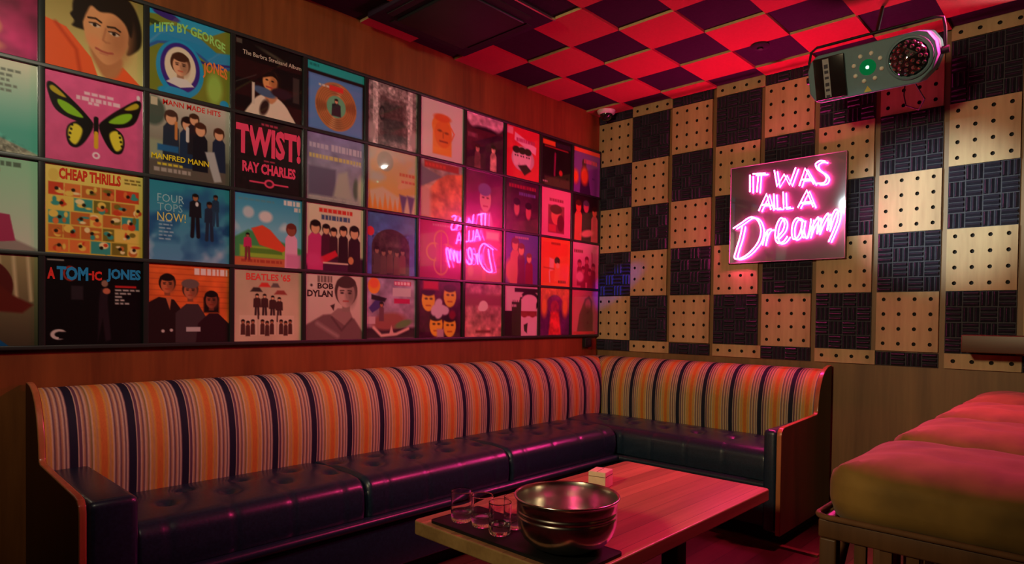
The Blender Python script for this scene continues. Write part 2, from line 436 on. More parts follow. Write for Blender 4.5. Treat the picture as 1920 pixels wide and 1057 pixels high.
def c_portrait(a):
    a.G((150, 132, 70), (225, 205, 130), 0, 1, 'v').PL([(-.1, .45), (.2, .52), (.45, .8), (.55, 1.1), (-.1, 1.1)], (242, 98, 50)).PL([(.55, 1.1), (.62, .95), (.78, .82), (1.0, 1.02), (1, 1.1)], (242, 98, 50))
    a.L([(.1, .5), (.3, .75), (.34, 1.)], .03, (200, 70, 35), .04)
    h = (38, 28, 20)
    a.SP([(.28, .42), (.27, .2), (.4, -.02), (.62, -.1), (.86, .02), (.97, .25), (.98, .5), (.9, .62), (.82, .66), (.8, .5), (.3, .5)], h, .025).SP([(.24, .36), (.33, .3), (.4, .5), (.33, .46)], h, .02)
    a.SP([(.44, .66), (.76, .72), (.74, .92), (.64, 1.0), (.54, .94)], (190, 125, 80), .04)
    a.SP([(.37, .36), (.44, .16), (.62, .1), (.8, .22), (.84, .46), (.78, .68), (.66, .82), (.56, .82), (.44, .68), (.38, .52)], (222, 156, 104), .02).E(.74, .52, .12, .24, (186, 122, 80), 6, .16).E(.48, .6, .07, .06, (232, 150, 100), 0, .08)
    a.SP([(.36, .4), (.37, .2), (.5, .04), (.74, .04), (.88, .2), (.87, .44), (.8, .3), (.68, .22), (.54, .24), (.45, .2), (.4, .3)], h, .025)
    for e in (0, 1):
        x, y = .485 + .2 * e, .41 + .045 * e
        a.E(x, y, .052, .022, (214, 190, 165), 8, .012).E(x, y, .02, .021, (40, 26, 20)).L([(x - .055, y - .012), (x + .01, y - .024), (x + .055, y - .008)], .014, (60, 38, 26), .008).L([(x - .065, y - .065), (x + .01, y - .078), (x + .065, y - .05)], .022, (54, 36, 24), .012)
    a.L([(.6, .42), (.57, .56), (.6, .58), (.64, .575)], .018, (182, 116, 78), .02).L([(.5, .675), (.56, .695), (.62, .7), (.67, .69)], .024, (176, 86, 70), .014).L([(.54, .72), (.62, .725)], .014, (200, 120, 90), .012)
def c_butterfly(a):
    a.G((232, 96, 150), (222, 90, 140)).grain(4, .07)
    k = (24, 20, 18)
    for e in (-1, 1):
        X = lambda x: .5 + e * x
        a.SP([(X(.03), .53), (X(.12), .40), (X(.28), .25), (X(.42), .14), (X(.48), .15), (X(.47), .26), (X(.40), .43), (X(.24), .51)], k, .012)
        a.SP([(X(.13), .465), (X(.25), .35), (X(.37), .31), (X(.37), .37), (X(.28), .45)], (140, 200, 40), .015).SP([(X(.30), .27), (X(.41), .175), (X(.455), .185), (X(.44), .23), (X(.36), .27)], (190, 170, 40), .015)
        a.SP([(X(.03), .53), (X(.16), .51), (X(.27), .57), (X(.30), .68), (X(.27), .80), (X(.19), .82), (X(.1), .72)], k, .012).SP([(X(.14), .60), (X(.21), .55), (X(.275), .62), (X(.27), .74), (X(.21), .79), (X(.16), .71)], (232, 216, 60), .02)
        for j in range(4): a.E(X(.24 + .01 * j), .57 + .05 * j, .012, .014, k)
    a.L([(.5, .45), (.5, .62)], .05, k).L([(.5, .62), (.5, .78)], .045, (226, 176, 40))
    a.smudge(.38, .16, .68, (244, 200, 214), .035, 5).smudge(.3, .22, .76, (244, 200, 214), .045, 8).smudge(.42, .27, .56, (244, 200, 214), .03, 3).E(.95, .1, .02, .03, (250, 220, 230)).ring(.5, .88, .03, .03, .02, (250, 225, 232))
def c_comic(a):
    a.G((236, 216, 110), (214, 182, 70)); r = random.Random(4)
    P = [(206, 70, 40), (60, 150, 140), (232, 200, 90), (196, 110, 50), (238, 222, 160), (120, 110, 40), (224, 120, 60)]
    for j in range(5):
        x = .03
        while x < .95:
            w = r.uniform(.12, .28); y0 = .2 + j * .16
            if x + w > .93: w = .97 - x
            a.R(x, y0, x + w - .012, y0 + .145, P[r.randrange(7)])
            for k in range(4): a.E(x + r.uniform(.2, .8) * w, y0 + r.uniform(.03, .12), r.uniform(.015, .05), r.uniform(.012, .045), P[r.randrange(7)])
            a.E(x + w * .5, y0 + .07, .02, .02, (40, 30, 20)); x += w
    a.smudge(.8, .06, .98, (120, 100, 40), .02, 3).smudge(.8, .1, .98, (120, 100, 40), .02, 5).E(.08, .12, .05, .07, (226, 196, 90))
    a.T('CHEAP THRILLS', .13, .03, .63, .13, (214, 60, 36), .05)
def c_atom(a):
    a.im[:] = (14, 12, 13); a.R(.25, .32, .37, .48, (42, 36, 40), .02).E(.59, .28, .035, .04, (140, 110, 90)).PL([(.55, .34), (.63, .33), (.62, .5), (.66, .95), (.6, .97), (.57, .7), (.52, .96), (.53, .5)], (38, 28, 34), .02).E(.61, .37, .04, .035, (190, 110, 80)).ring(.24, .18, .06, .075, .02, (150, 50, 40))
    a.R(.02, .025, .18, .04, (150, 150, 140)).R(.7, .3, .93, .325, (190, 40, 40), .01)
    for k, w in enumerate((.3, .17, .08, .1, .16)): a.smudge(.7, .345 + k * .04, .7 + w, (180, 178, 170), .02, k)
    a.ring(.13, .88, .06, .045, .03, (200, 196, 186)).R(.13, .85, .22, .93, (14, 12, 13))
    a.T('A', .02, .12, .075, .13, (222, 54, 46), .05).T('TOM', .11, .1, .31, .16, (40, 140, 196), .045).T('-', .425, .17, .03, .02, (222, 54, 46), .03).T('IC', .46, .14, .1, .11, (222, 54, 46), .04).T('JONES', .61, .1, .37, .16, (40, 140, 196), .045)
def c_psych(a):
    a.im[:] = (120, 130, 44)
    a.PL([(-.1, -.1), (1.1, -.1), (.75, .12), (.45, .12), (.2, .03), (-.1, .08)], (40, 160, 200), .015).E(.2, .03, .16, .045, (60, 40, 120), 8).E(.1, .17, .15, .035, (60, 70, 30), 12)
    a.L([(-.05, .4), (.1, .28), (.35, .22), (.6, .3), (.8, .42), (1.05, .38)], .2, (40, 140, 190), .02).L([(-.05, .5), (.1, .39), (.35, .33), (.6, .41), (.8, .52), (1.05, .48)], .03, (50, 90, 160), .02).L([(.55, .48), (.7, .5), (1.05, .44)], .03, (50, 40, 120), .015)
    a.E(.37, .66, .29, .36, (36, 150, 200)).E(.37, .64, .24, .31, (62, 40, 130)).E(.37, .63, .19, .25, (226, 214, 184)).head(.37, .6, .12, SK, BR).PL([(.2, .85), (.3, .77), (.45, .77), (.54, .84), (.37, .89)], (220, 216, 210))
    a.E(.3, .97, .2, .07, (36, 150, 200)).E(.8, .8, .1, .2, (150, 190, 80), 0, .06).E(.93, .98, .06, .06, (36, 150, 200))
    a.T('HITS BY GEORGE', .06, .17, .88, .12, (150, 214, 110), .03, .1).T('JONES', .65, .5, .32, .19, (232, 130, 60), .03, -.05)
def c_group(a):
    a.G((190, 186, 170), (100, 96, 80), .1, .9).E(.05, .2, .14, .18, (76, 92, 80), 0, .04).R(0, .55, .3, .8, (150, 160, 130), .05).PL([(0, .8), (1, .7), (1, 1.1), (0, 1.1)], (96, 88, 78), .04)
    a.man(.26, .16, .62, SK, (70, 50, 40), (40, 50, 66)).man(.46, .2, .62, SK, DK, (34, 52, 78)).man(.54, .14, .5, SK, BR, (36, 34, 40)).man(.62, .24, .6, SK, BR, (28, 28, 36)).man(.86, .26, .55, SK, BR, (34, 44, 66))
    a.L([(.32, .3), (.32, .5)], .035, (206, 130, 70)).L([(.46, .34), (.46, .5)], .04, (210, 208, 200)).PL([(.68, .6), (.8, .58), (.9, .96), (.8, .98)], (176, 178, 176), .02).R(.1, .6, .35, .68, (40, 100, 150), .02).R(.02, .03, .1, .13, (200, 190, 160))
    a.T('MANN MADE HITS', .16, .03, .72, .07, (214, 50, 44), .02).T('MANFRED MANN', .03, .72, .7, .07, (236, 214, 40), .02)
    a.smudge(.1, .83, .4, (220, 200, 60), .03, 3).smudge(.06, .89, .5, (170, 160, 150), .05, 6)
def c_mist(a):
    a.G((46, 140, 160), (90, 150, 190), 0, 1).cloud(11, (40, 90, 140), 3, 0, .5).cloud(5, (190, 206, 220), 4, .05, .7, .62, 1.1).cloud(9, (30, 80, 130), 4, .1, .5, .4, .8)
    a.man(.56, .12, .55, SK2, DK, (30, 30, 36), (28, 28, 34), .26).man(.74, .2, .5, (120, 80, 60), DK, (36, 50, 70), (36, 50, 70), .24).man(.82, .1, .4, (120, 80, 60), DK, (36, 60, 84), (40, 66, 90), .22).E(.58, .25, .02, .03, (220, 220, 220))
    for k in range(6): a.smudge(.12, .5 + k * .045, .3 - .02 * (k % 3), (150, 186, 206), .018, k)
    a.T('FOUR', .1, .17, .32, .1, (150, 196, 206), .0).T('TOPS', .1, .285, .3, .1, (140, 190, 200), .0).T('NOW!', .1, .4, .34, .11, (226, 214, 110), .0)
def c_brick(a):
    a.im[:] = (224, 104, 48)
    for j in range(8): a.L([(0, .07 * j + .05), (1, .07 * j + .06)], .012, (196, 84, 40))
    a.grain(8, .2, 5); k = (40, 26, 26)
    a.PL([(-.1, .55), (.12, .42), (.3, .45), (.42, .62), (.4, 1.1), (-.1, 1.1)], k).PL([(.32, .62), (.45, .5), (.6, .5), (.72, .7), (.7, 1.1), (.32, 1.1)], (66, 52, 54)).PL([(.6, .75), (.74, .62), (.86, .62), (1.05, .8), (1.05, 1.1), (.56, 1.1)], (46, 26, 30))
    a.head(.22, .25, .1, (200, 110, 70), DK).head(.5, .32, .1, (190, 110, 76), (70, 50, 40)).head(.77, .44, .095, (150, 80, 56), DK, .75, 1.2).E(.5, .24, .11, .06, (110, 90, 84)).R(.45, .8, .63, .86, (190, 186, 180)).E(.17, .85, .02, .02, (200, 190, 180)).E(.27, .84, .02, .02, (200, 190, 180)).PL([(.2, .42), (.27, .42), (.25, .58)], (200, 110, 70))
    a.smudge(.55, .035, .98, (236, 226, 220), .085, 6)
def c_stage(a):
    a.im[:] = (22, 17, 17); a.E(.55, .12, .2, .025, (70, 66, 52), 15, .03).L([(0, .62), (.3, .45)], .012, (60, 56, 52)).R(.85, .34, .95, .7, (62, 52, 48), .02)
    a.SP([(.16, 1.1), (.24, .84), (.36, .71), (.5, .68), (.66, .72), (.8, .86), (.88, 1.1)], (226, 210, 186), .02).SP([(.4, .68), (.52, .8), (.62, .67), (.5, .6)], (206, 140, 96), .02)
    a.SP([(.36, .5), (.4, .36), (.52, .3), (.65, .38), (.67, .56), (.58, .62), (.44, .62)], (30, 20, 17), .02).E(.5, .49, .105, .14, (226, 156, 96), 6, .02).E(.56, .5, .05, .11, (180, 112, 68), 0, .05).SP([(.38, .46), (.44, .36), (.56, .35), (.63, .46), (.54, .41)], (30, 20, 17), .015)
    a.E(.42, .655, .17, .06, (66, 96, 130), 10, .02).E(.68, .62, .16, .07, (34, 28, 38), 0, .02).R(.24, .56, .28, .86, (214, 200, 180)).E(.42, .87, .06, .12, (50, 34, 30), 20, .03).L([(.45, .57), (.53, .575)], .022, (180, 70, 60), .01).E(.455, .475, .02, .011, DK).E(.54, .48, .02, .011, DK).L([(.5, .49), (.495, .53)], .015, (190, 120, 76), .01).R(.02, .02, .1, .08, (80, 76, 66))
    a.T('The Barbra Streisand Album', .11, .15, .87, .06, (190, 176, 156), .015)
def c_twist(a):
    a.im[:] = (36, 27, 28); a.grain(2, .2, 20); p = (240, 74, 112)
    a.smudge(.38, .05, .62, (180, 60, 84), .03, 3).smudge(.42, .56, .58, (180, 60, 84), .02, 2).L([(.22, .88), (.78, .88)], .022, p).E(.5, .88, .075, .06, p).E(.5, .88, .045, .035, (60, 30, 38))
    a.T('TWIST!', .02, .1, .96, .42, p, .045).T('RAY CHARLES', .11, .61, .79, .15, p, .045)
def c_dream(a):
    a.G((60, 150, 190), (120, 190, 214), 0, .5).cloud(3, (236, 232, 226), 3, .0, .35, .1, .55).PL([(0, .62), (.2, .5), (1, .72), (1, 1.1), (0, 1.1)], (70, 150, 90), .03).R(.08, .72, .75, .88, (150, 190, 60), .03).R(.15, .75, .7, .82, (90, 140, 50), .02)
    a.PL([(.24, .48), (.4, .42), (.52, .48), (.78, .74), (.7, .78), (.36, .7)], (226, 80, 50), .02).R(0, .88, 1, 1, (200, 110, 70), .02).smudge(.1, .91, .7, (170, 70, 50), .04, 2)
    a.man(.19, .55, .36, SK2, DK, (200, 50, 100), (130, 50, 60)).man(.84, .36, .62, (150, 80, 60), (110, 50, 40), (232, 170, 200)).R(.76, .8, 1, 1, (214, 130, 170), .04).E(.2, .26, .08, .08, (190, 206, 214), 0, .04).E(.45, .3, .1, .08, (220, 214, 214), 0, .04)
    a.smudge(.72, .03, .98, (226, 224, 220), .07, 8).smudge(.88, .12, .98, (210, 210, 206), .06, 5).smudge(.06, .07, .6, (90, 150, 170), .03, 5)
def c_umb(a):
    a.G((190, 172, 140), (206, 184, 150)); a.grain(6, .08, 3)
    for x, y in ((.33, .36), (.44, .36), (.56, .38), (.66, .4)):
        a.man(x, y - .02, .34, SK, DK, (70, 44, 40), (60, 40, 40))
    for x, y, w, c in ((.32, .27, .09, (60, 50, 46)), (.44, .2, .09, (214, 60, 50)), (.6, .2, .07, (100, 90, 84)), (.68, .3, .1, (150, 70, 60))): a.PL([(x - w, y + .04), (x - w * .5, y - .02), (x + w * .5, y - .02), (x + w, y + .04)], c, .02)
    for k in range(3):
        x = .08 + k * .28; a.R(x, .64, x + .25, .92, (216, 196, 164)); [a.man(x + .05 + .07 * j, .7 + .02 * (j % 2), .2, SK2, DK, (80, 50, 44)) for j in range(3)]
    a.T("BEATLES '65", .17, .05, .66, .1, (226, 76, 66), .03)
def c_gold(a):
    a.im[:] = (34, 20, 22); a.R(0, 0, 1, .125, (40, 170, 166)).R(.03, .175, .97, .99, (84, 130, 190)).R(.06, .205, .94, .96, (92, 138, 198))
    a.E(.5, .59, .36, .365, (186, 122, 70))
    th = np.arctan2(a.v - .59, a.u - .5); rr = np.hypot(a.u - .5, (a.v - .59))
    a.put(np.clip(np.cos(th * 2 - PI) * 1.6 - .9, 0, 1) * (rr < .345), (236, 196, 140)).put(np.clip(np.cos(th * 4 + .5), 0, 1) * .5 * (rr < .345), (110, 60, 34))
    for k in range(5): a.ring(.5, .59, .2 + .03 * k, .2 + .03 * k, .006, (130, 76, 40))
    a.E(.5, .59, .165, .165, (104, 176, 136)).man(.5, .47, .25, SK, DK, (40, 40, 50), None, .6).R(.38, .28, .62, .36, (224, 56, 50), .02).smudge(.2, .3, .4, (210, 206, 190), .03, 3).smudge(.05, .03, .2, (30, 120, 120), .04, 3)
def c_castle(a):
    a.G((132, 130, 176), (160, 164, 160)).grain(7, .25, 5).R(.04, .5, .5, .92, (104, 100, 124), .04).PL([(.45, .92), (.55, .55), (.7, .5), (.78, .92)], (176, 180, 166), .06).E(.86, .75, .05, .16, (90, 110, 96), 0, .03).E(.95, .75, .06, .2, (190, 200, 170), 0, .05)
    a.smudge(.05, .15, .38, (190, 186, 206), .07, 3).smudge(.42, .13, .96, (196, 190, 206), .1, 9).smudge(.05, .31, .95, (206, 196, 120), .06, 4).smudge(.8, .36, .96, (190, 190, 190), .03, 4).smudge(.05, .94, .9, (180, 180, 170), .02, 4)
def c_five(a):
    a.G((228, 214, 184), (214, 190, 160)); a.R(-.1, .78, 1.1, 1.1, (74, 32, 60), .05)
    a.man(.16, .26, .7, SK, DK, (206, 60, 120), None, .34).man(.34, .3, .52, SK, DK, (80, 30, 50)).man(.47, .34, .46, SK, DK, (60, 34, 40)).man(.64, .3, .55, SK, DK, (40, 26, 30)).man(.84, .28, .7, SK, DK, (44, 26, 32), None, .3)
    a.PL([(.2, .82), (.5, .68), (.55, .76), (.3, .9)], (216, 40, 54), .02).E(.12, .85, .16, .1, (214, 70, 130), 0, .06).L([(.3, .88), (.72, .88)], .025, (226, 196, 170)).E(.78, .82, .05, .06, (210, 140, 90))
    a.smudge(.22, .06, .82, (226, 60, 50), .06, 5).smudge(.26, .16, .78, (70, 90, 130), .07, 9)
def c_bw(a):
    a.G((214, 196, 176), (196, 176, 158), 0, 1).PL([(-.1, 1.1), (.0, .78), (.3, .62), (.6, .6), (.85, .68), (1.05, .95), (1.05, 1.1)], (116, 88, 86), .03)
    a.PL([(.42, .62), (.55, .52), (.75, .52), (.82, .66), (.7, .8)], (150, 120, 112), .02).L([(.45, .66), (.62, .86), (.8, .68)], .03, (90, 66, 66), .03).L([(.2, .75), (.55, .95)], .05, (160, 134, 126), .06)
    a.head(.7, .27, .2, (196, 166, 150), (70, 52, 48), .7, 0, False, -.1).PL([(.42, .48), (.5, .45), (.48, .56)], (66, 48, 46))
    a.smudge(.2, .03, .45, (120, 100, 92), .1, 4).R(.03, .14, .17, .23, (214, 200, 182)).E(.1, .18, .02, .02, (60, 44, 40))
    a.T('BOB', .2, .14, .27, .09, (64, 44, 44), .04).T('DYLAN', .03, .25, .43, .1, (64, 44, 44), .04)
def c_arch(a):
    a.G((150, 136, 132), (110, 96, 92)).grain(9, .5, 9).R(.1, 0, .2, 1, (206, 190, 184), .02).R(.8, 0, .9, 1, (206, 190, 184), .02).R(.24, .2, .76, .9, (96, 82, 80), .03).R(.3, .3, .7, .85, (62, 54, 52), .05).R(.36, 0, .62, .22, (140, 126, 122), .03).E(.46, .08, .07, .07, (196, 180, 172)).ring(.28, .48, .05, .1, .02, (36, 28, 28)).grain(13, .5, 22)
    for e in (.06, .94): a.E(e, .8, .1, .16, (170, 156, 150), 0, .06)
def c_sun(a):
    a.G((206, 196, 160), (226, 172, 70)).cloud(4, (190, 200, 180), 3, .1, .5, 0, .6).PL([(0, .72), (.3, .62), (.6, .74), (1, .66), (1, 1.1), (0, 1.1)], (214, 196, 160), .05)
    for k in range(7): a.PL([(.1 * k, 1.05), (.05 + .1 * k, .72 + .04 * (k % 3)), (.12 + .1 * k, 1.05)], (232, 150, 60), .03)
    for x in (.7, .86): a.PL([(x - .06, .7), (x + .1, .72), (x + .02, 1.05)], (104, 90, 130), .04)
    a.E(.35, .2, .16, .16, (170, 176, 150), 0, .03).smudge(.64, .34, .96, (206, 120, 80), .05, 3).smudge(.68, .46, .96, (206, 120, 80), .04, 5)
def c_tunnel(a):
    a.G((66, 110, 170), (80, 90, 190)).grain(5, .2, 9).E(.48, .55, .38, .3, (66, 50, 52)).R(.1, .55, .86, 1.1, (60, 48, 50)).grain(14, .9, 11, ((a.v > .3) & (np.abs(a.u - .48) < .37)).astype(float)).E(.07, .31, .075, .075, (230, 50, 60))
    for k, x in enumerate((.2, .33, .46, .6, .72)): a.man(x, .55 + .03 * (k % 2), .4, (150, 110, 90), DK, (84 + 10 * k, 70, 66))
def c_collage(a):
    a.G((160, 140, 170), (150, 120, 130)).grain(6, .4, 6).R(0, .82, 1, 1, (60, 40, 50), .05).E(.15, .14, .12, .13, (242, 150, 50)).E(.15, .1, .09, .08, (244, 100, 60), 0, .04).R(.55, .05, .9, .12, (206, 40, 90)).R(.52, .16, .9, .3, (206, 190, 196)).R(.55, .34, .88, .42, (196, 40, 90)).PL([(.05, .5), (.25, .3), (.35, .45), (.12, .58)], (70, 60, 120), .02).PL([(.1, .28), (.4, .34), (.36, .4), (.1, .36)], (30, 26, 34), .02)
    a.E(.45, .72, .34, .14, (150, 90, 80), -6, .06).E(.75, .76, .18, .06, (100, 140, 80), -15, .03).R(.02, .64, .18, .76, (200, 170, 170)).L([(.15, .82), (.3, .95), (.6, .93), (.85, .84)], .05, (220, 180, 160), .03).PL([(.45, .95), (.5, .78), (.56, .95)], (214, 176, 160), .02).man(.3, .4, .3, SK2, DK, (110, 70, 80)).smudge(.56, .06, .88, (240, 200, 210), .05, 3)
def c_orange(a):
    a.im[:] = (222, 206, 196); a.E(.48, .42, .22, .2, (240, 140, 50)).R(.28, .42, .72, .92, (240, 150, 60), .03).E(.52, .55, .2, .24, (232, 120, 44), 0, .03).R(.3, .8, .72, .9, (244, 160, 60), .02).E(.44, .5, .05, .02, (140, 70, 30)).E(.6, .52, .05, .02, (140, 70, 30)).L([(.44, .68), (.62, .68)], .025, (150, 60, 40)).L([(.52, .52), (.52, .61)], .02, (170, 80, 40)).E(.5, .27, .2, .07, (226, 96, 40), 0, .03).L([(.7, .4), (.78, .5), (.72, .62)], .025, (232, 110, 60))
def c_rock(a):
    a.G((150, 150, 146), (206, 160, 130), 0, .6).PL([(0, 1.1), (.1, .62), (.4, .32), (.62, .2), (1.1, .12), (1.1, 1.1)], (226, 128, 84), .03).grain(5, .35, 7).R(.1, .02, .9, .14, (170, 70, 60), .03).PL([(0, .12), (.5, .26), (0, .5)], (120, 124, 130), .03).R(0, .5, .25, 1, (214, 170, 150), .1).smudge(.12, .05, .6, (214, 80, 60), .06, 5)
def c_gothic(a):
    a.G((190, 40, 90), (170, 30, 80)); g = (206, 130, 60)
    for x, y, rx, ry in ((.5, .34, .16, .18), (.34, .54, .17, .15), (.64, .54, .17, .15), (.5, .76, .16, .17)): a.ring(x, y, rx, ry, .03, g)
    a.R(.38, .4, .6, .7, (186, 36, 86), .02).L([(.5, .2), (.5, .9)], .02, g).smudge(.3, .05, .7, (214, 150, 150), .03, 4)
def c_faces(a):
    a.im[:] = (70, 24, 50); a.grain(9, .5, 8); yl = (236, 182, 50)
    for x, y in ((.22, .34), (.72, .26), (.4, .78), (.72, .8)): a.E(x, y, .15, .2, yl).E(x, y - .14, .15, .07, (30, 20, 30)).E(x - .05, y - .02, .03, .015, DK).E(x + .06, y - .02, .03, .015, DK).L([(x - .05, y + .1), (x + .05, y + .1)], .02, (170, 70, 30))
    for x, y in ((.45, .4), (.52, .5), (.36, .52), (.6, .52), (.46, .58)): a.E(x, y, .1, .08, (214, 186, 200), 30 * x * 10, .03)
    a.R(.1, .0, .45, .16, (200, 40, 60), .05).R(.42, .85, .58, 1, (190, 150, 160), .04).E(.78, .6, .08, .08, (130, 26, 40), 0, .04)
def c_dome(a):
    a.im[:] = (56, 24, 46); a.E(.5, .05, .5, .28, (206, 150, 170), 0, .03).E(.5, .3, .4, .1, (40, 16, 34), 0, .05).man(.3, .55, .5, (206, 130, 120), DK, (110, 60, 70)).man(.72, .5, .55, (220, 160, 140), DK, (200, 140, 130)).R(.05, .36, .3, .44, (110, 60, 80), .03).grain(4, .4, 9)
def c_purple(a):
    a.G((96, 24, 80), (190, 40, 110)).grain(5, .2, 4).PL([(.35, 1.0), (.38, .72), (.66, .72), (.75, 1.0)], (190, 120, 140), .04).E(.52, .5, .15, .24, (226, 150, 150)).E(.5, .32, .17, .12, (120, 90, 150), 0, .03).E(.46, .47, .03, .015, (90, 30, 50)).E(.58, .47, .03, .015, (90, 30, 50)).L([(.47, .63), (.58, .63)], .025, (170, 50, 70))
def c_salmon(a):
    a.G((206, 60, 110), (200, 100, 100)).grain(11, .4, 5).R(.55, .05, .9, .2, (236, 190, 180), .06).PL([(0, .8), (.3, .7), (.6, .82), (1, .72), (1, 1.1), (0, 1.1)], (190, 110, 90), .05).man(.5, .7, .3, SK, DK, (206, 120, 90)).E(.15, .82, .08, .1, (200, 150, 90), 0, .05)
def c_field(a):
    a.G((170, 100, 120), (206, 130, 120)).grain(12, .5, 7).R(0, .2, 1, .42, (150, 70, 90), .06).E(.5, .42, .12, .1, (236, 206, 200)).E(.44, .46, .08, .06, (236, 206, 200)).R(.3, .88, .7, .93, (130, 60, 60), .03)
def c_red(a):
    a.im[:] = (222, 46, 60); a.PL([(.25, .1), (.9, .3), (.88, .46), (.24, .26)], (240, 190, 200)).R(.02, .02, .2, .16, (236, 150, 160)).E(.5, .6, .34, .25, (206, 170, 176)); a.smudge(.3, .2, .85, (190, 60, 110), .07, 4)
    for x in (.3, .47, .64): a.E(x, .58, .1, .17, (230, 200, 200)).E(x, .44, .11, .07, (30, 14, 24)).E(x - .03, .55, .02, .015, DK).E(x + .04, .55, .02, .015, DK)
    a.PL([(.35, .75), (.6, .7), (.75, .8), (.55, .92)], (40, 14, 26), .03)
def c_two(a):
    a.G((60, 18, 50), (96, 36, 60)).grain(5, .4, 5).E(.33, .55, .08, .15, (206, 110, 110), 0, .03).E(.68, .6, .08, .15, (206, 90, 100), 0, .03).E(.33, .42, .1, .07, (30, 10, 24)).E(.68, .47, .1, .07, (30, 10, 24)).smudge(.1, .08, .9, (170, 30, 60), .07, 5).smudge(.4, .22, .9, (110, 90, 170), .06, 3)
def c_trio(a):
    a.G((86, 60, 160), (110, 60, 150)); a.man(.3, .1, .9, (226, 130, 100), (110, 30, 60), (216, 110, 100), None, .3).man(.48, .2, .8, (232, 150, 110), (120, 40, 60), (120, 30, 70), None, .26).man(.72, .38, .66, (236, 160, 120), (130, 50, 60), (140, 30, 60), None, .34); a.E(.2, .75, .18, .25, (220, 120, 100), 0, .08).smudge(.3, .06, .7, (200, 130, 150), .04, 4)
def c_mono(a):
    a.im[:] = (222, 176, 184); k = (44, 18, 30); a.R(.3, .04, 1, .12, k).R(.0, .5, .5, 1.1, k).R(.22, .28, .5, .55, k).E(.75, .3, .3, .22, k).R(.5, .26, .96, .9, (226, 176, 186), .02).E(.75, .28, .24, .12, (226, 176, 186)); a.R(.5, .5, .98, .6, (140, 20, 46), .02).E(.6, .57, .09, .06, (150, 30, 54)).E(.85, .57, .09, .06, (150, 30, 54)).PL([(.62, .75), (.9, .72), (.95, 1.1), (.6, 1.1)], (226, 180, 190), .03).PL([(.58, .78), (.7, .74), (.68, .95), (.6, .9)], k, .02)
    for j in range(3): a.smudge(.05, .17 + .1 * j, .55 - .1 * j, (222, 176, 184), .05, j)
def c_dark(a):
    a.im[:] = (26, 12, 16); a.R(.04, .05, .45, .15, (226, 100, 40)).R(.46, .05, .98, .15, (48, 34, 46)).R(.1, .17, .9, .2, (150, 30, 40), .01).L([(.45, .3), (.43, .75)], .05, (150, 26, 80), .05).E(.64, .68, .06, .06, (190, 50, 40), 0, .03).R(.1, .8, .95, 1, (72, 54, 40), .06).smudge(.05, .9, .2, (200, 170, 170), .03, 3)
def c_frame(a):
    a.im[:] = (232, 120, 150); a.R(.24, .34, .78, .92, (150, 46, 70)).E(.5, .55, .16, .2, (226, 110, 90)).E(.5, .42, .2, .1, (90, 24, 40)).E(.66, .7, .12, .18, (110, 30, 46)).smudge(.28, .2, .74, (150, 40, 70), .06, 4).R(.26, .75, .5, .9, (206, 60, 70), .03)
def c_orplay(a):
    a.im[:] = (240, 104, 50); a.R(.08, .08, .92, .94, (236, 84, 46)).smudge(.36, .08, .66, (140, 50, 30), .04, 3).E(.56, .46, .09, .08, (60, 26, 24)).PL([(.5, .52), (.68, .52), (.64, .9), (.46, .9)], (236, 110, 60)).E(.58, .56, .06, .06, (230, 150, 110)).PL([(.3, .4), (.46, .44), (.44, .66), (.3, .7)], (230, 150, 140), .02).L([(.3, .7), (.32, .92)], .03, (226, 170, 160)).L([(.12, .62), (.46, .64)], .025, (180, 60, 44)).smudge(.6, .88, .86, (110, 34, 30), .05, 4)
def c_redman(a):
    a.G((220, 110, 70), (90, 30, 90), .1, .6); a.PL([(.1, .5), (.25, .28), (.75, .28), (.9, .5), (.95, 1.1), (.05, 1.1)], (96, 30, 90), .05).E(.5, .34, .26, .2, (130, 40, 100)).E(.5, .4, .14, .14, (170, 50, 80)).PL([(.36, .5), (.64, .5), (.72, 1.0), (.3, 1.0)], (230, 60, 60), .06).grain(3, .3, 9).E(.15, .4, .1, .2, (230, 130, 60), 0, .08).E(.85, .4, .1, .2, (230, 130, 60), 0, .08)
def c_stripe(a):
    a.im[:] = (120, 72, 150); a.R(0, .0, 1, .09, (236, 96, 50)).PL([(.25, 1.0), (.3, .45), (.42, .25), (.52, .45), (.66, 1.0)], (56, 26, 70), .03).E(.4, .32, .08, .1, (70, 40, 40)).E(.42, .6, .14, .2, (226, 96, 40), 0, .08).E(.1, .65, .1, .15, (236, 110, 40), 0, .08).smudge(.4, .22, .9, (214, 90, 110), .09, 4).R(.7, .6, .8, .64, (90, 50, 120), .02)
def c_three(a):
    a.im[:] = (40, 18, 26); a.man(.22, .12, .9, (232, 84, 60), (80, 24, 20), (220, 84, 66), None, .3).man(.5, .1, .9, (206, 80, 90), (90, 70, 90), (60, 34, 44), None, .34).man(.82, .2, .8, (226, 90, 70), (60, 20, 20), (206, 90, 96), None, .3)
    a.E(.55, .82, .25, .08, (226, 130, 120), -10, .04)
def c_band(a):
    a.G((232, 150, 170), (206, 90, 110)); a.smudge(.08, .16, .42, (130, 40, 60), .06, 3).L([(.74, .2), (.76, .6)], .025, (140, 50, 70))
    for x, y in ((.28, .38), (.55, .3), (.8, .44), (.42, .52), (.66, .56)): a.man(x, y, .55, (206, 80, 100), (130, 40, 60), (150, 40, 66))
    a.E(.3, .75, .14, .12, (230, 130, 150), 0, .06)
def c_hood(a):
    a.G((206, 100, 100), (170, 90, 110), 0, 1, 'u'); a.PL([(.2, 1.0), (.3, .55), (.5, .2), (.66, .12), (.78, .25), (.82, 1.0)], (104, 50, 54), .04).E(.62, .32, .1, .12, (170, 80, 90), 0, .04).E(.6, .65, .2, .28, (90, 44, 46), 0, .1).R(.1, .93, .9, .99, (200, 50, 60), .02)

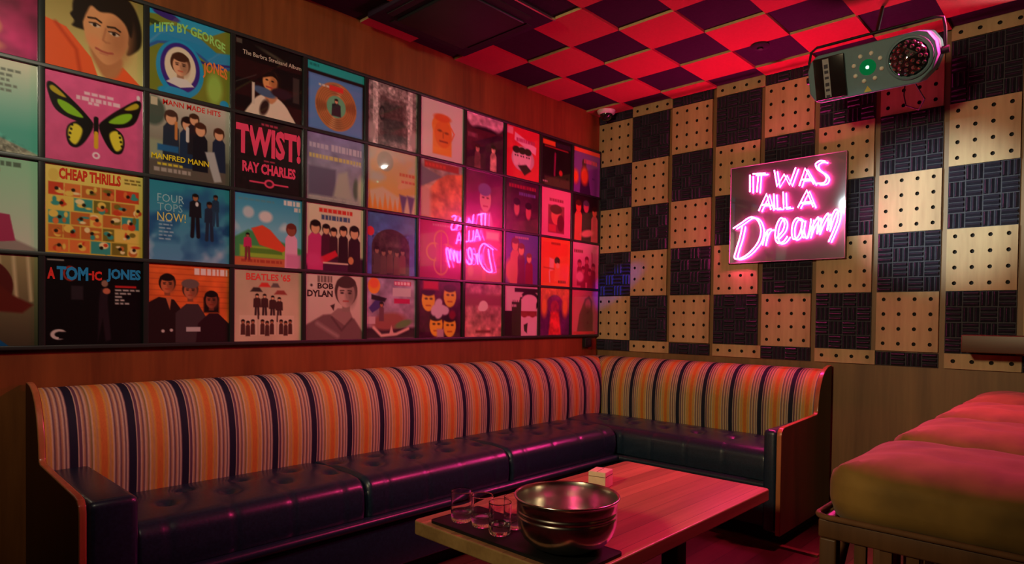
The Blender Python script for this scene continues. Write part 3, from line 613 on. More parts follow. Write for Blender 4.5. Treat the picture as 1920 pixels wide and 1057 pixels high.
m_print, nt, b = new_mat('glossy_print')
at = nt.nodes.new('ShaderNodeAttribute'); at.attribute_name = 'ink'
nt.links.new(at.outputs['Color'], b.inputs['Base Color'])
b.inputs['Roughness'].default_value = .28; b.inputs['Coat Weight'].default_value = 1.; b.inputs['Coat Roughness'].default_value = .035; b.inputs['Coat IOR'].default_value = 1.6
b.inputs['Specular IOR Level'].default_value = .32

def text_shape(t, bold):
    """flat outlines of a line of lettering, scaled to a unit box"""
    cu = bpy.data.curves.new('lettering', 'FONT'); cu.body = t; cu.size = 1; cu.offset = bold; cu.resolution_u = 2
    o = bpy.data.objects.new('lettering', cu); COL.objects.link(o)
    bpy.context.view_layer.update()
    me = bpy.data.meshes.new_from_object(o)
    V = np.array([v.co[:2] for v in me.vertices]); P = [tuple(p.vertices) for p in me.polygons]
    bpy.data.meshes.remove(me); bpy.data.objects.remove(o); bpy.data.curves.remove(cu)
    lo, hi = V.min(0), V.max(0)
    return (V - lo) / (hi - lo), P

AX, AZ = .327, .3254
XA, ZA = .0065, .9657
CW, CH = .306, .3105
def cover(col, row, fn, label, n):
    """col counts from the corner, row from the top"""
    a = Art(n, (128, 128, 128)); fn(a)
    x0 = XA - AX * (col + .5) - CW / 2; z0 = ZA + AZ * (3 - row) + (AZ - CH) / 2
    U, V = a.u.ravel(), a.v.ravel()
    vs = np.stack([U * CW, np.zeros_like(U), CH - V * CH], 1)
    i, j = np.meshgrid(np.arange(n - 1), np.arange(n - 1)); k = (j * n + i).ravel()
    fs = np.stack([k, k + n, k + n + 1, k + 1], 1)
    cols = lin(np.clip(a.im.reshape(-1, 3), 0, 255))
    V_, F_, C_ = [tuple(p) for p in vs], [tuple(f) for f in fs], [tuple(c) for c in cols]
    o = len(V_)
    edge = tuple(lin((70, 66, 60)))
    for (x, z) in ((0, 0), (CW, 0), (CW, CH), (0, CH)): V_ += [(x, 0, z), (x, .006, z)]; C_ += [edge, edge]
    F_ += [(o, o + 1, o + 3, o + 2), (o + 2, o + 3, o + 5, o + 4), (o + 4, o + 5, o + 7, o + 6), (o + 6, o + 7, o + 1, o), (o + 1, o + 7, o + 5, o + 3)]
    for t, x, y, w, h, c, bold, arc in a.txt:
        P, Q = text_shape(t, bold); o = len(V_)
        for p in P:
            dy = arc * (4 * (p[0] - .5) ** 2 - 1) if arc else 0
            V_.append(((x + p[0] * w) * CW, -.0004, CH - (y + (1 - p[1]) * h + dy * (1 if arc > 0 else -1)) * CH))
        C_ += [tuple(lin(c))] * len(P); F_ += [tuple(i + o for i in f) for f in Q]
    me = bpy.data.meshes.new('record_cover'); me.from_pydata(V_, [], F_)
    ca = me.color_attributes.new('ink', 'FLOAT_COLOR', 'POINT')
    ca.data.foreach_set('color', np.hstack([np.array(C_), np.ones((len(C_), 1))]).ravel().astype(np.float32))
    me.materials.append(m_print); me.update()
    ob = bpy.data.objects.new('record_cover', me); COL.objects.link(ob); ob.location = (x0, -.0125, z0)
    return tag(ob, label, 'record cover', 'record covers on the wall rack')

COVERS = {
 10: [(c_spirit, 'magenta record cover with thin orange light trails, cut off by the photo edge'),
      (c_coast, 'mint record cover with a grey rocky slope, beside the pink butterfly cover'),
      (c_suit, 'mint record cover with a seated person in a magenta suit'),
      (c_flip, 'record cover with a woman in auburn flipped hair and blue top')],
 9: [(c_portrait, 'record cover with a big face, dark hair and orange shirt'),
     (c_butterfly, 'pink record cover with a green, black and yellow butterfly'),
     (c_comic, 'yellow record cover filled with tiny comic panels under red lettering'),
     (c_atom, 'black record cover with red and blue title and a slim dark figure')],
 8: [(c_psych, 'swirling green and blue record cover with an oval portrait'),
     (c_group, 'record cover with five men in dark coats outdoors, red and yellow lettering'),
     (c_mist, 'blue misty record cover with three dark standing figures'),
     (c_brick, 'record cover with three dark figures before an orange brick wall')],
 7: [(c_stage, 'black record cover with a singer in a white blouse'),
     (c_twist, 'black record cover with huge pink lettering TWIST'),
     (c_dream, 'sky blue record cover with a red boulder and green meadow'),
     (c_umb, 'beige record cover with small figures under umbrellas and red title')],
 6: [(c_gold, 'blue record cover with a golden disc below a turquoise band'),
     (c_castle, 'pale lilac record cover with a grey building, beside the pink TWIST cover'),
     (c_five, 'cream record cover with five young men at a table, one in pink'),
     (c_bw, 'black and white record cover with a young man looking down')],
 5: [(c_arch, 'grey record cover with an ornate doorway photograph'),
     (c_sun, 'yellow record cover with orange flames and a lamp glare on it'),
     (c_tunnel, 'blue record cover with a dark arch full of figures and a red dot'),
     (c_collage, 'record collage cover with an orange balloon and pink title box')],
 4: [(c_orange, 'white record cover with an orange face'),
     (c_rock, 'salmon orange record cover with a big rounded rock'),
     (c_gothic, 'crimson record cover with a golden four lobed outline'),
     (c_faces, 'purple record cover with four yellow faces around pale flowers')],
 3: [(c_dome, 'dark plum record cover with a pale dome above two figures'),
     (c_purple, 'purple record cover with one pale face and lilac hair'),
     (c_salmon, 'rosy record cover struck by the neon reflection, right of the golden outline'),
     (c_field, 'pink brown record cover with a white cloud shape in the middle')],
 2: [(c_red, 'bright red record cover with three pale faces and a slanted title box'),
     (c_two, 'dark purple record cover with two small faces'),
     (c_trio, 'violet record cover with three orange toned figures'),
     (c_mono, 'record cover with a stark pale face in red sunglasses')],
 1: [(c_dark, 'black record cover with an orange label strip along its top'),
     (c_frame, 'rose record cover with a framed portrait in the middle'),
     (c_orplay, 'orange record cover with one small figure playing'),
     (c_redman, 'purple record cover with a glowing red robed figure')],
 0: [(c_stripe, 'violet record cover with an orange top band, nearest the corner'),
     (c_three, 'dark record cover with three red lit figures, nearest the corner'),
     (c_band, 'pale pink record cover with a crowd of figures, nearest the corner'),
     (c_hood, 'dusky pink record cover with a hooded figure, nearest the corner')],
}
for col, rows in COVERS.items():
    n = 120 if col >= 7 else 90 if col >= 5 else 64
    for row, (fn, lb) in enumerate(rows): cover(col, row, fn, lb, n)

rack = thing('record_display_rack', 'black rail grid holding the record covers on the veneer wall', 'display rack', (0, 0, ZA))
xe = XA - AX * 11 - .011
q = MB(); q.box((xe, -.0005, -.008), (-.002, -.0055, 4 * AZ + .008)); q.build('back_board', m_railh, rack)
pv = ph = None
for k in range(12):
    x = XA - AX * k
    if k == 0:
        q = MB(); q.box((-.0034, -.006, -.008), (-.0006, -.023, 4 * AZ + .008)); q.build('upright_rail', m_rail, rack); continue
    if pv is None:
        q = MB(); q.box((-.0102, -.006, -.008), (.0102, -.022, 4 * AZ + .008), bev=.002); pv = q.build('upright_rail', m_rail, rack, (x, 0, 0), smooth=40)
    else: copy_part(pv, rack, (x, 0, 0))
for j in range(5):
    if ph is None:
        q = MB(); q.box((xe, -.006, -.0072), (-.0040, -.0235, .0072), bev=.002); ph = q.build('cross_rail', m_railh, rack, (0, 0, AZ * j), smooth=40)
    else: copy_part(ph, rack, (0, 0, AZ * j))

# wall box under the rack, near the corner
wb = thing('wall_socket_box', 'small black box on the veneer under the record rack, near the corner', 'wall box', (-.13, 0, .885))
q = MB(); q.box((-.035, 0, 0), (.035, -.03, .065), bev=.004); q.build('box_body', m_blackp, wb, smooth=40)
q = MB(); q.box((-.02, -.0305, .015), (.02, -.033, .05)); q.build('cover_plate', m_railh, wb)

# ------------------------------------------------------------------ striped upholstery
def stripes_mat():
    m, nt, b = new_mat('striped_upholstery')
    N, Lk = nt.nodes, nt.links
    at = N.new('ShaderNodeAttribute'); at.attribute_name = 'run'
    mo = N.new('ShaderNodeMath'); mo.operation = 'FRACT'; Lk.new(at.outputs['Fac'], mo.inputs[0])
    r = N.new('ShaderNodeValToRGB'); cr = r.color_ramp; cr.interpolation = 'LINEAR'
    NV, CRM, MUS, OR, TAN, PUR, OLV = (16, 24, 44), (196, 180, 150), (196, 152, 62), (196, 112, 48), (176, 140, 100), (92, 64, 80), (120, 110, 60)
    seq = [(0, NV), (.12, NV), (.13, CRM), (.15, PUR), (.19, PUR), (.20, CRM), (.225, TAN), (.26, PUR), (.29, CRM), (.315, TAN), (.35, OLV), (.375, CRM), (.40, MUS), (.45, TAN), (.48, MUS), (.52, OR), (.60, OR), (.63, MUS), (.66, TAN), (.70, MUS), (.725, CRM), (.75, PUR), (.79, TAN), (.81, CRM), (.845, PUR), (.88, TAN), (.90, CRM), (.93, PUR), (.96, CRM), (.985, PUR), (.995, NV)]
    while len(cr.elements) < len(seq): cr.elements.new(.5)
    for e, (p, c) in zip(cr.elements, seq): e.position = p; e.color = rgba(lin(c))
    Lk.new(mo.outputs[0], r.inputs[0])
    wv = N.new('ShaderNodeTexNoise'); wv.inputs['Scale'].default_value = 300; tc = N.new('ShaderNodeTexCoord')
    mp = N.new('ShaderNodeMapping'); mp.inputs['Scale'].default_value = (1, 1, .12); Lk.new(tc.outputs['Object'], mp.inputs[0]); Lk.new(mp.outputs[0], wv.inputs['Vector'])
    mr = N.new('ShaderNodeMapRange'); mr.inputs['To Min'].default_value = .8; mr.inputs['To Max'].default_value = 1.2; Lk.new(wv.outputs['Fac'], mr.inputs['Value'])
    vm = N.new('ShaderNodeVectorMath'); vm.operation = 'SCALE'; Lk.new(r.outputs[0], vm.inputs[0]); Lk.new(mr.outputs[0], vm.inputs['Scale'])
    Lk.new(vm.outputs[0], b.inputs['Base Color']); b.inputs['Roughness'].default_value = .75; b.inputs['Specular IOR Level'].default_value = .3
    return m
m_stripe = stripes_mat()

sofa = thing('corner_sofa', 'long corner sofa in striped fabric and navy leather with wooden end panels', 'sofa', (-1.7, -.62, 0))
SO = Vector((-1.7, -.62, 0))
def part(q, name, mats, **k):
    q.v = [tuple(Vector(p) - SO) for p in q.v]; return q.build(name, mats, sofa, **k)

# backrests: one cross section swept along each wall and mitred in the corner
BP = [(.012, .30), (.185, .30), (.19, .42), (.196, .50), (.197, .57), (.193, .63), (.182, .685), (.166, .73), (.143, .768), (.112, .797), (.078, .815), (.045, .823), (.012, .825)]
LEFT, RIGHT = -3.285, -1.572
def backrest(along):
    q = MB(); n = 60; run = []
    for i in range(n + 1):
        for d, z in BP:
            if along == 'x': s = LEFT + (-d - LEFT) * i / n; q.v.append((s, -d, z)); run.append((s + .392) / .1765)
            else: s = -d + (RIGHT + d) * i / n; q.v.append((-d, s, z)); run.append((-s - .247) / .170)
    k = len(BP)
    for i in range(n):
        for j in range(k - 1): q.f.append((i * k + j, i * k + j + 1, (i + 1) * k + j + 1, (i + 1) * k + j)); q.m.append(0)
    q.f += [tuple(range(k)), tuple(n * k + j for j in range(k - 1, -1, -1))]; q.m += [0, 0]
    o = part(q, 'backrest', m_stripe, smooth=60)
    at = o.data.attributes.new('run', 'FLOAT', 'POINT'); at.data.foreach_set('value', run)
    return o
backrest('x'); backrest('y')

# tufted cushions: u along the front, profile from the back over the rounded front edge
SEAT = .448
def cushion(u0, u1, depth0, depth1, z0, place, buttons, seams):
    """place(u, d, z) -> world; d = distance from the wall"""
    q = MB(); L = u1 - u0; nu = int(L / .012); prof = []
    r = .05
    for i in range(26): prof.append((depth0 + (depth1 - r - depth0) * i / 25, SEAT, 0))
    for i in range(1, 9):
        t = PI / 2 * i / 8; prof.append((depth1 - r + r * math.sin(t), SEAT - r + r * math.cos(t), i / 8))
    for i in range(1, 7): prof.append((depth1 + .004 * math.sin(PI * i / 6), SEAT - r - (SEAT - r - z0) * i / 6, 1))
    k = len(prof)
    for i in range(nu + 1):
        u = u0 + L * i / nu; e = min(i, nu - i) * L / nu
        rd = .018; es = 0 if e >= rd else rd - math.sqrt(max(0, rd * rd - (rd - e) ** 2))
        for d, z, t in prof:
            crown = .016 * math.sin(PI * min(1, max(0, (d - depth0) / (depth1 - depth0)))) * (1 - t)
            dz = crown
            for bu, bd in buttons:
                rr = math.hypot(u - bu, (d - bd))
                if rr < .12: dz -= .02 * math.exp(-(rr / .022) ** 2) + .009 * math.exp(-(rr / .05) ** 2)
            fr = 0
            for s in seams:
                w = math.exp(-((u - s) / .008) ** 2)
                if t > 0: fr += .004 * w
                elif d > depth1 - .16: dz -= .004 * w * (d - depth1 + .16) / .16
            zz = z + dz - es * (1 if t < 1 else 0) + (0 if t < 1 else 0)
            dd = d - (es + fr if t > 0 else 0) - fr * 0
            q.v.append(place(u, dd, zz - (fr * .6 if 0 < t < 1 else 0)))
    for i in range(nu):
        for j in range(k - 1): q.f.append((i * k + j, i * k + j + 1, (i + 1) * k + j + 1, (i + 1) * k + j)); q.m.append(0)
    for i in (0, nu):
        o = len(q.v); d, z = depth0, z0; q.v.append(place(u0 + L * i / nu, d, z))
        q.f.append(tuple(i * k + j for j in range(k)) + (o,)); q.m.append(0)
    o = part(q, 'seat_cushion', m_leather, smooth=70)
    for bu, bd in buttons:
        b_ = MB(); b_.lathe([(0.0001, .006), (.006, .005), (.010, 0), (.008, -.004), (.0001, -.004)], 12)
        c = .016 * math.sin(PI * (bd - depth0) / (depth1 - depth0)); b_.build('button', m_leather, o, Vector(place(bu, bd, SEAT + c - .028)) - SO, smooth=60)
    return o
def tuft(u0, u1, rows=((.30, 0), (.44, .5))):
    n = max(2, round((u1 - u0) / .2)); s = (u1 - u0) / n; out = []
    for d, off in rows:
        for i in range(n):
            u = u0 + s * (i + .25 + off)
            if u0 + .03 < u < u1 - .03: out.append((u, d))
    return out
A_ = lambda u, d, z: (u, -d, z)
B_ = lambda u, d, z: (-d, -u, z)
for a, b2 in ((-3.148, -2.337), (-2.331, -1.528), (-1.522, -.632)):
    n = 4; cushion(a, b2, .19, .62, .302, A_, tuft(a, b2), [a + (b2 - a) * (i + .5) / n for i in range(n)])
cushion(.192, 1.497, .19, .62, .302, B_, tuft(.25, 1.497), [.64, .84, 1.05, 1.27])

# base with a ledge, and the recessed plinth
q = MB(); q.box((-3.15, -.14, .075), (-.14, -.632, .262), bev=.008); part(q, 'base', m_leather, smooth=40)
q = MB(); q.box((-.14, -.634, .075), (-.632, -1.50, .262), bev=.008); part(q, 'base', m_leather, smooth=40)
q = MB(); q.tube([(-3.15, -.636, .283), (-.66, -.636, .283)], .018, 12); q.box((-3.15, -.15, .264), (-.64, -.634, .30)); part(q, 'base_rail', m_leather, smooth=50)
q = MB(); q.tube([(-.66, -.636, .283), (-.642, -.642, .283), (-.636, -.66, .283), (-.636, -1.50, .283)], .018, 12); q.box((-.15, -.66, .264), (-.634, -1.50, .30)); part(q, 'base_rail', m_leather, smooth=50)
q = MB(); q.box((-3.2, -.1, 0), (-.1, -.56, .074)); q.box((-.1, -.561, 0), (-.56, -1.54, .074)); part(q, 'plinth', m_dark)
# arms
def arm(c0, c1, axis):
    q = MB()
    if axis == 'x': q.box((c0, -.16, .072), (c1, -.70, .568), bev=.022)
    else: q.box((-.16, c0, .072), (-.70, c1, .568), bev=.022)
    return part(q, 'arm_pad', m_leather, smooth=40)
arm(-3.285, -3.155, 'x'); arm(-1.503, -1.570, 'y')
PO = [(.012, .072), (.712, .072), (.712, .545), (.706, .566), (.690, .580), (.660, .585), (.236, .600), (.222, .604), (.214, .614), (.208, .66), (.197, .705), (.178, .750), (.150, .792), (.115, .822), (.075, .840), (.04, .846), (.012, .848)]
def panel(c0, c1, axis):
    q = MB()
    if axis == 'x':   # the plane spans y, z
        q.prism([(-d, z) for d, z in PO], 'x', c0, c1, 0, 1)
    else:
        q.prism([(-d, z) for d, z in PO], 'y', c0, c1, 0, 1)
    return part(q, 'side_panel', [m_sofawood, m_edge], bevel=.004, smooth=40)
panel(-3.287, -3.308, 'x'); panel(-1.574, -1.598, 'y')

# ------------------------------------------------------------------ coffee table
TZ = .42
tb = thing('coffee_table', 'low butcher block coffee table in front of the corner sofa', 'table', (-1.825, -1.40, 0))
def rrect(x0, x1, y0, y1, r, n=6):
    o = []
    for cx, cy, t0 in ((x1 - r, y1 - r, 0), (x0 + r, y1 - r, 90), (x0 + r, y0 + r, 180), (x1 - r, y0 + r, 270)):
        for k in range(n + 1):
            t = math.radians(t0 + 90 * k / n); o.append((cx + r * math.cos(t), cy + r * math.sin(t)))
    return o
TW, TD = .628, .341
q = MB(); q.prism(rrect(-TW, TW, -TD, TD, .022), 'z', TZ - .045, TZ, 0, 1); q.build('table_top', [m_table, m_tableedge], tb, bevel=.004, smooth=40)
for sx in (-1, 1):
    for sy in (-1, 1):
        q = MB(); q.box((sx * .30 - .035, sy * .10 - .035, 0), (sx * .30 + .035, sy * .10 + .035, TZ - .046), bev=.004); q.build('leg', m_dark, tb, smooth=40)
q = MB(); q.box((-.262, -.12, .08), (.262, -.08, .14)); q.box((-.262, .08, .08), (.262, .12, .14)); q.build('stretcher', m_dark, tb)

# tray
tr = thing('serving_tray', 'long black tray under the glasses and the steel bowl', 'tray', (-2.325, -1.425, TZ + .0005))
q = MB(); q.prism(rrect(-.105, .105, -.305, .305, .015), 'z', 0, .009); q.build('tray_base', m_tray, tr, smooth=40)
q = MB()
o1, o2 = rrect(-.105, .105, -.305, .305, .015), rrect(-.099, .099, -.299, .299, .012)
n = len(o1); vs = [p + (.009,) for p in o1] + [p + (.0094,) for p in o1] + [p + (.0094,) for p in o2] + [p + (.009,) for p in o2]
q.add(vs, [(a * n + i, a * n + (i + 1) % n, ((a + 1) % 4) * n + (i + 1) % n, ((a + 1) % 4) * n + i) for a in range(4) for i in range(n)]); q.build('tray_rim', m_tray, tr, smooth=40)
TRAYZ = TZ + .0098

# drinking glasses with thick bottoms
def glass(loc, label):
    g = thing('drinking_glass', label, 'glass', loc, 'glasses on the black tray')
    R, H = .035, .098
    q = MB(); q.lathe([(.0001, 0), (R * .86, 0), (R * .95, .004), (R, .012), (R, .016), (R, .05), (R, H - .004), (R, H - .001), (R - .0008, H), (R - .0019, H - .001), (R - .002, H - .004), (R - .002, .06), (R - .002, .034), (R - .003, .030), (R * .8, .027), (R * .5, .026), (.0001, .026)], 48)
    q.build('tumbler', m_glass, g, smooth=40)
    return g
# steel bowl
def bowl(loc):
    g = thing('steel_bowl', 'brushed steel punch bowl standing on the end of the black tray', 'bowl', loc)
    pr = [(.0001, 0), (.078, 0), (.086, .003), (.108, .014), (.127, .032), (.139, .054), (.1445, .078), (.1455, .092), (.1455, .096), (.1438, .098), (.1438, .102), (.1455, .104), (.1455, .110), (.1440, .112), (.1440, .116), (.1455, .118), (.1465, .136), (.148, .144), (.1515, .147), (.152, .1495), (.1505, .1505), (.146, .149), (.1425, .138), (.142, .10), (.139, .076), (.133, .054), (.121, .033), (.103, .0165), (.083, .006), (.0001, .004)]
    q = MB(); q.lathe(pr, 72); q.build('bowl_body', m_steel, g, smooth=50)
    q = MB(); q.lathe([(.1506, .1455), (.1530, .1470), (.1537, .1492), (.1524, .1514), (.1502, .1520), (.1482, .1508), (.1488, .1470), (.1506, .1455)], 72); q.build('rolled_rim', m_steel, g, smooth=60)
GL = [((-2.362, -1.200), 'glass tumbler on the black tray, farthest from the bowl'),
      ((-2.348, -1.282), 'glass tumbler on the black tray, second from its far end'),
      ((-2.362, -1.375), 'glass tumbler on the black tray, in front of the bowl'),
      ((-2.285, -1.365), 'glass tumbler on the black tray, half hidden behind the bowl')]
for (x, y), lb in GL: glass((x, y, TRAYZ), lb)
bowl((-2.30, -1.585, TRAYZ))
# small cream box
cb = thing('paper_cube', 'small cream card cube on the table behind the bowl', 'box', (-1.66, -1.245, TZ + .0004))
q = MB(); q.box((-.042, -.036, 0), (.042, .036, .066), bev=.003); o = q.build('cube_body', m_cream, cb, smooth=40); o.rotation_euler.z = .25
q = MB(); q.box((-.0425, -.034, .0465), (-.0430, .034, .0485)); q.box((-.040, -.0365, .0465), (.040, -.0370, .0485)); q.box((-.040, -.0012, .0662), (.040, .0012, .0666)); o = q.build('lid_seam', m_creamd, cb); o.rotation_euler.z = .25

# ------------------------------------------------------------------ bar stools
def stool_mesh():
    t = thing('bar_stool', 'bar stool with a plush tan seat and slatted frame, nearest and largest', 'stool', (0, 0, 0), 'row of plush bar stools')
    # local origin: floor under the front left corner; x to the far side, y negative along the front
    W, D, H0, H1 = .50, .46, .660, .79
    q = MB(); nx, ny = 28, 28
    bm = bmesh.new(); bmesh.ops.create_cube(bm, size=1)
    bmesh.ops.subdivide_edges(bm, edges=bm.edges[:], cuts=16, use_grid_fill=True)
    for v in bm.verts:
        p = v.co * 2; ex = 5.0
        n = (abs(p.x) ** ex + abs(p.y) ** ex) ** (1 / ex); m = max(abs(p.x), abs(p.y))
        if m > 0: k = m / n; p.x *= k; p.y *= k
        e = 2.6; a = max(abs(p.x), abs(p.y)); 
        ed = (min(1, a)) ** 7
        if abs(p.z) > .999: h = p.z * (1 - (.55 if p.z > 0 else .30) * ed)
        else: h = p.z * .45
        bul = 1 + .02 * (1 - min(1, abs(h)) ** 2) - .05 * max(0, abs(h) - .3)
        top = h > 0
        z = (H0 + H1) / 2 + h * (H1 - H0) / 2 + (.016 * (1 - a ** 2) if top and abs(p.z) > .999 else 0)
        z += .0035 * math.sin(p.x * 9 + p.y * 4) * math.sin(p.y * 7 - p.x * 3) * (1 if top else .4)
        v.co = Vector((D / 2 + p.x * D / 2 * bul, -W / 2 + p.y * W / 2 * bul, z))
    q.bm(bm); q.build('seat_cushion', m_velvet, t, smooth=180)
    q = MB(); o = rrect(-.004, D + .004, -W - .004, .004, .03); n = len(o)
    q.tube([(x, y, .674) for x, y in o] + [(o[0][0], o[0][1], .674)], .0065, 8); q.build('piping', m_piping, t, smooth=60)
    q = MB()
    for a, b in (((.0, -.002, .628), (.026, -W + .002, .668)), ((D - .026, -.002, .628), (D, -W + .002, .668)), ((.0265, -.002, .628), (D - .0265, -.026, .668)), ((.0265, -W + .026, .628), (D - .0265, -W + .002, .668))): q.box(a, b, bev=.004)
    q.build('apron', m_stoolw, t, smooth=40)
    for x in (.002, D - .036):
        for y in (-.004, -W + .038):
            q = MB(); q.box((x, y, 0), (x + .034, y - .034, .627), bev=.004); q.build('leg', m_stoolw, t, smooth=40)
    for x in (.008, D - .022):
        for k in range(8):
            y = -.072 - k * .0475
            q = MB(); q.box((x, y, .231), (x + .014, y - .022, .627)); q.build('slat', m_stoolw, t)
    for x in (.004, D - .026):
        q = MB(); q.box((x, -.0385, .19), (x + .022, -W + .0385, .23)); q.build('foot_rail', m_stoolw, t)
    for y in (-.008, -W + .03):
        q = MB(); q.box((.0365, y, .14), (D - .0365, y - .022, .18)); q.build('foot_rail', m_stoolw, t)
        a = MB()
        a.tube([(.04, y - .011, .43), (.07, y - .011, .52), (.13, y - .011, .59), (.2, y - .011, .62)], .011, 8); a.build('brace', m_stoolw, t, smooth=60)
    return t
SL = ['bar stool with a plush tan seat and slatted frame, nearest and largest in the row', 'bar stool with a tan seat, directly behind the nearest stool',
      'bar stool with a tan seat, third stool counted towards the tiled wall', 'bar stool with a tan seat, last in the row by the tiled wall']
s0 = stool_mesh(); s0['label'] = SL[0]
for i in range(4):
    s = s0
    if i:
        s = s0.copy(); COL.objects.link(s); s['label'] = SL[i]
        for ch in s0.children: copy_part(ch, s)
    s.location = (-2.30 + .54 * i, -2.275, 0)

# ledge on the tiled wall
lg = thing('bar_ledge', 'dark brown wooden bar ledge fixed to the tiled wall above the stools', 'ledge', (0, -2.21, .955))
q = MB(); q.box((-.012, 0, .0), (-.20, -1.0, .08), bev=.004); q.build('ledge_board', m_brownbar, lg, smooth=40)
q = MB(); q.box((-.0075, -.03, .01), (-.0118, -.97, .07)); q.build('mounting_strip', m_dark, lg)

# ------------------------------------------------------------------ neon sign
m_neon = emit('pink_neon', (1., .03, .25), 290.)
def mirror_mat():
    m, nt, b = new_mat('smoked_mirror_acrylic')
    N, Lk = nt.nodes, nt.links
    out = [x for x in N if x.type == 'OUTPUT_MATERIAL'][0]
    b.inputs['Base Color'].default_value = (.5, .5, .53, 1); b.inputs['Metallic'].default_value = 1; b.inputs['Roughness'].default_value = .03
    c = N.new('ShaderNodeBsdfPrincipled'); c.inputs['Base Color'].default_value = (.20, .18, .21, 1); c.inputs['Metallic'].default_value = 1; c.inputs['Roughness'].default_value = .38
    mx = N.new('ShaderNodeMixShader'); mx.inputs[0].default_value = .5
    Lk.new(b.outputs[0], mx.inputs[1]); Lk.new(c.outputs[0], mx.inputs[2]); Lk.new(mx.outputs[0], out.inputs[0])
    return m
m_mirror = mirror_mat()
m_acr, nt, b = new_mat('frosted_acrylic')
b.inputs['Base Color'].default_value = (.85, .8, .82, 1); b.inputs['Roughness'].default_value = .35; b.inputs['Transmission Weight'].default_value = .75; b.inputs['IOR'].default_value = 1.2
sg = thing('neon_sign', 'pink neon sign reading IT WAS ALL A Dream on a mirrored plate', 'neon sign', (-.03, -1.35, 1.42))
SG = Vector((-.03, -1.35, 1.42))
SY0, SY1, SZ0, SZ1 = -1.006, -1.657, 1.430, 2.006
def sp(q, name, mats, **k):
    q.v = [tuple(Vector(p) - SG) for p in q.v]; return q.build(name, mats, sg, **k)
q = MB(); q.box((-.026, SY0 - .004, SZ0 + .004), (-.031, SY1 + .004, SZ1 - .004)); sp(q, 'mirror_plate', m_mirror)
q = MB()
for a, b in (((-.010, SY0, SZ0), (-.034, SY0 - .0035, SZ1)), ((-.010, SY1, SZ0), (-.034, SY1 + .0035, SZ1)), ((-.010, SY0 - .0035, SZ0), (-.034, SY1 + .0035, SZ0 + .0035)), ((-.010, SY0 - .0035, SZ1 - .0035), (-.034, SY1 + .0035, SZ1))): q.box(a, b)
sp(q, 'acrylic_frame', m_acr)
for y in (SY0 - .04, SY1 + .04):
    for z in (SZ0 + .04, SZ1 - .04):
        q = MB(); q.tube([(-.0255, y, z), (-.0065, y, z)], .009, 14); sp(q, 'standoff', m_steel, smooth=50)
NEON = {
 'I': [[(-1.1422, 1.9415), (-1.1441, 1.8416)]],
 'T': [[(-1.1594, 1.9444), (-1.2328, 1.9384)], [(-1.1921, 1.9397), (-1.1864, 1.8356)]],
 'W': [[(-1.2854, 1.9473), (-1.3021, 1.854), (-1.3413, 1.9169), (-1.3717, 1.8524), (-1.4043, 1.9444)]],
 'A': [[(-1.4256, 1.8395), (-1.4554, 1.9331), (-1.5037, 1.8401)], [(-1.4391, 1.8725), (-1.49, 1.8706)]],
 'S': [[(-1.5611, 1.9549), (-1.534, 1.962), (-1.5118, 1.9483), (-1.5233, 1.918), (-1.5557, 1.8899), (-1.5697, 1.8632), (-1.5567, 1.8401), (-1.5208, 1.8414)]],
 'A2': [[(-1.1986, 1.7247), (-1.2427, 1.8181), (-1.2695, 1.7249)], [(-1.2134, 1.7573), (-1.2591, 1.756)]],
 'L': [[(-1.2843, 1.813), (-1.2904, 1.7264), (-1.3268, 1.7263)]],
 'L2': [[(-1.3374, 1.8177), (-1.3429, 1.7246), (-1.3799, 1.7265)]],
 'A3': [[(-1.4209, 1.7199), (-1.4669, 1.811), (-1.5028, 1.7148)], [(-1.4346, 1.7439), (-1.4925, 1.7446)]],
 'D': [[(-1.0455, 1.6351), (-1.0936, 1.662), (-1.1486, 1.6916), (-1.1919, 1.6722), (-1.214, 1.6094), (-1.1983, 1.5423), (-1.1487, 1.4843), (-1.0976, 1.4547), (-1.0571, 1.4568), (-1.0683, 1.5124), (-1.0873, 1.5733), (-1.1019, 1.6458)]],
 'r': [[(-1.2338, 1.6154), (-1.2324, 1.5701), (-1.2256, 1.5237), (-1.2377, 1.5735), (-1.2545, 1.6061), (-1.2747, 1.6119)]],
 'e': [[(-1.3042, 1.5572), (-1.3403, 1.599), (-1.3482, 1.6427), (-1.3315, 1.6702), (-1.3134, 1.6533), (-1.2994, 1.6098), (-1.2982, 1.5577), (-1.3159, 1.5288), (-1.3452, 1.5357), (-1.3665, 1.5637)]],
 'a': [[(-1.44, 1.6453), (-1.4185, 1.6619), (-1.3975, 1.6382), (-1.3899, 1.5876), (-1.3993, 1.5465), (-1.4241, 1.5556), (-1.441, 1.598), (-1.4484, 1.6481), (-1.4424, 1.5978), (-1.4525, 1.552), (-1.4664, 1.5561)]],
 'm': [[(-1.4923, 1.6498), (-1.4884, 1.6012), (-1.4784, 1.5501), (-1.4934, 1.5936), (-1.5133, 1.6313), (-1.5313, 1.6546), (-1.5308, 1.6118), (-1.5263, 1.5658), (-1.5412, 1.6038), (-1.5639, 1.6515), (-1.5822, 1.6695), (-1.5832, 1.6214), (-1.5787, 1.5793), (-1.5943, 1.6345), (-1.6164, 1.685), (-1.633, 1.6728), (-1.6275, 1.6243), (-1.6088, 1.5698), (-1.5866, 1.5165)]],
}
def smooth_path(p, n=8):
    if len(p) < 4: return p
    P = [p[0]] + p + [p[-1]]; o = []
    for i in range(1, len(P) - 2):
        for k in range(n):
            t = k / n; a, b, c, d = [np.array(P[i + j]) for j in (-1, 0, 1, 2)]
            o.append(tuple(.5 * (2 * b + (c - a) * t + (2 * a - 5 * b + 4 * c - d) * t * t + (3 * b - a - 3 * c + d) * t ** 3)))
    return o + [p[-1]]
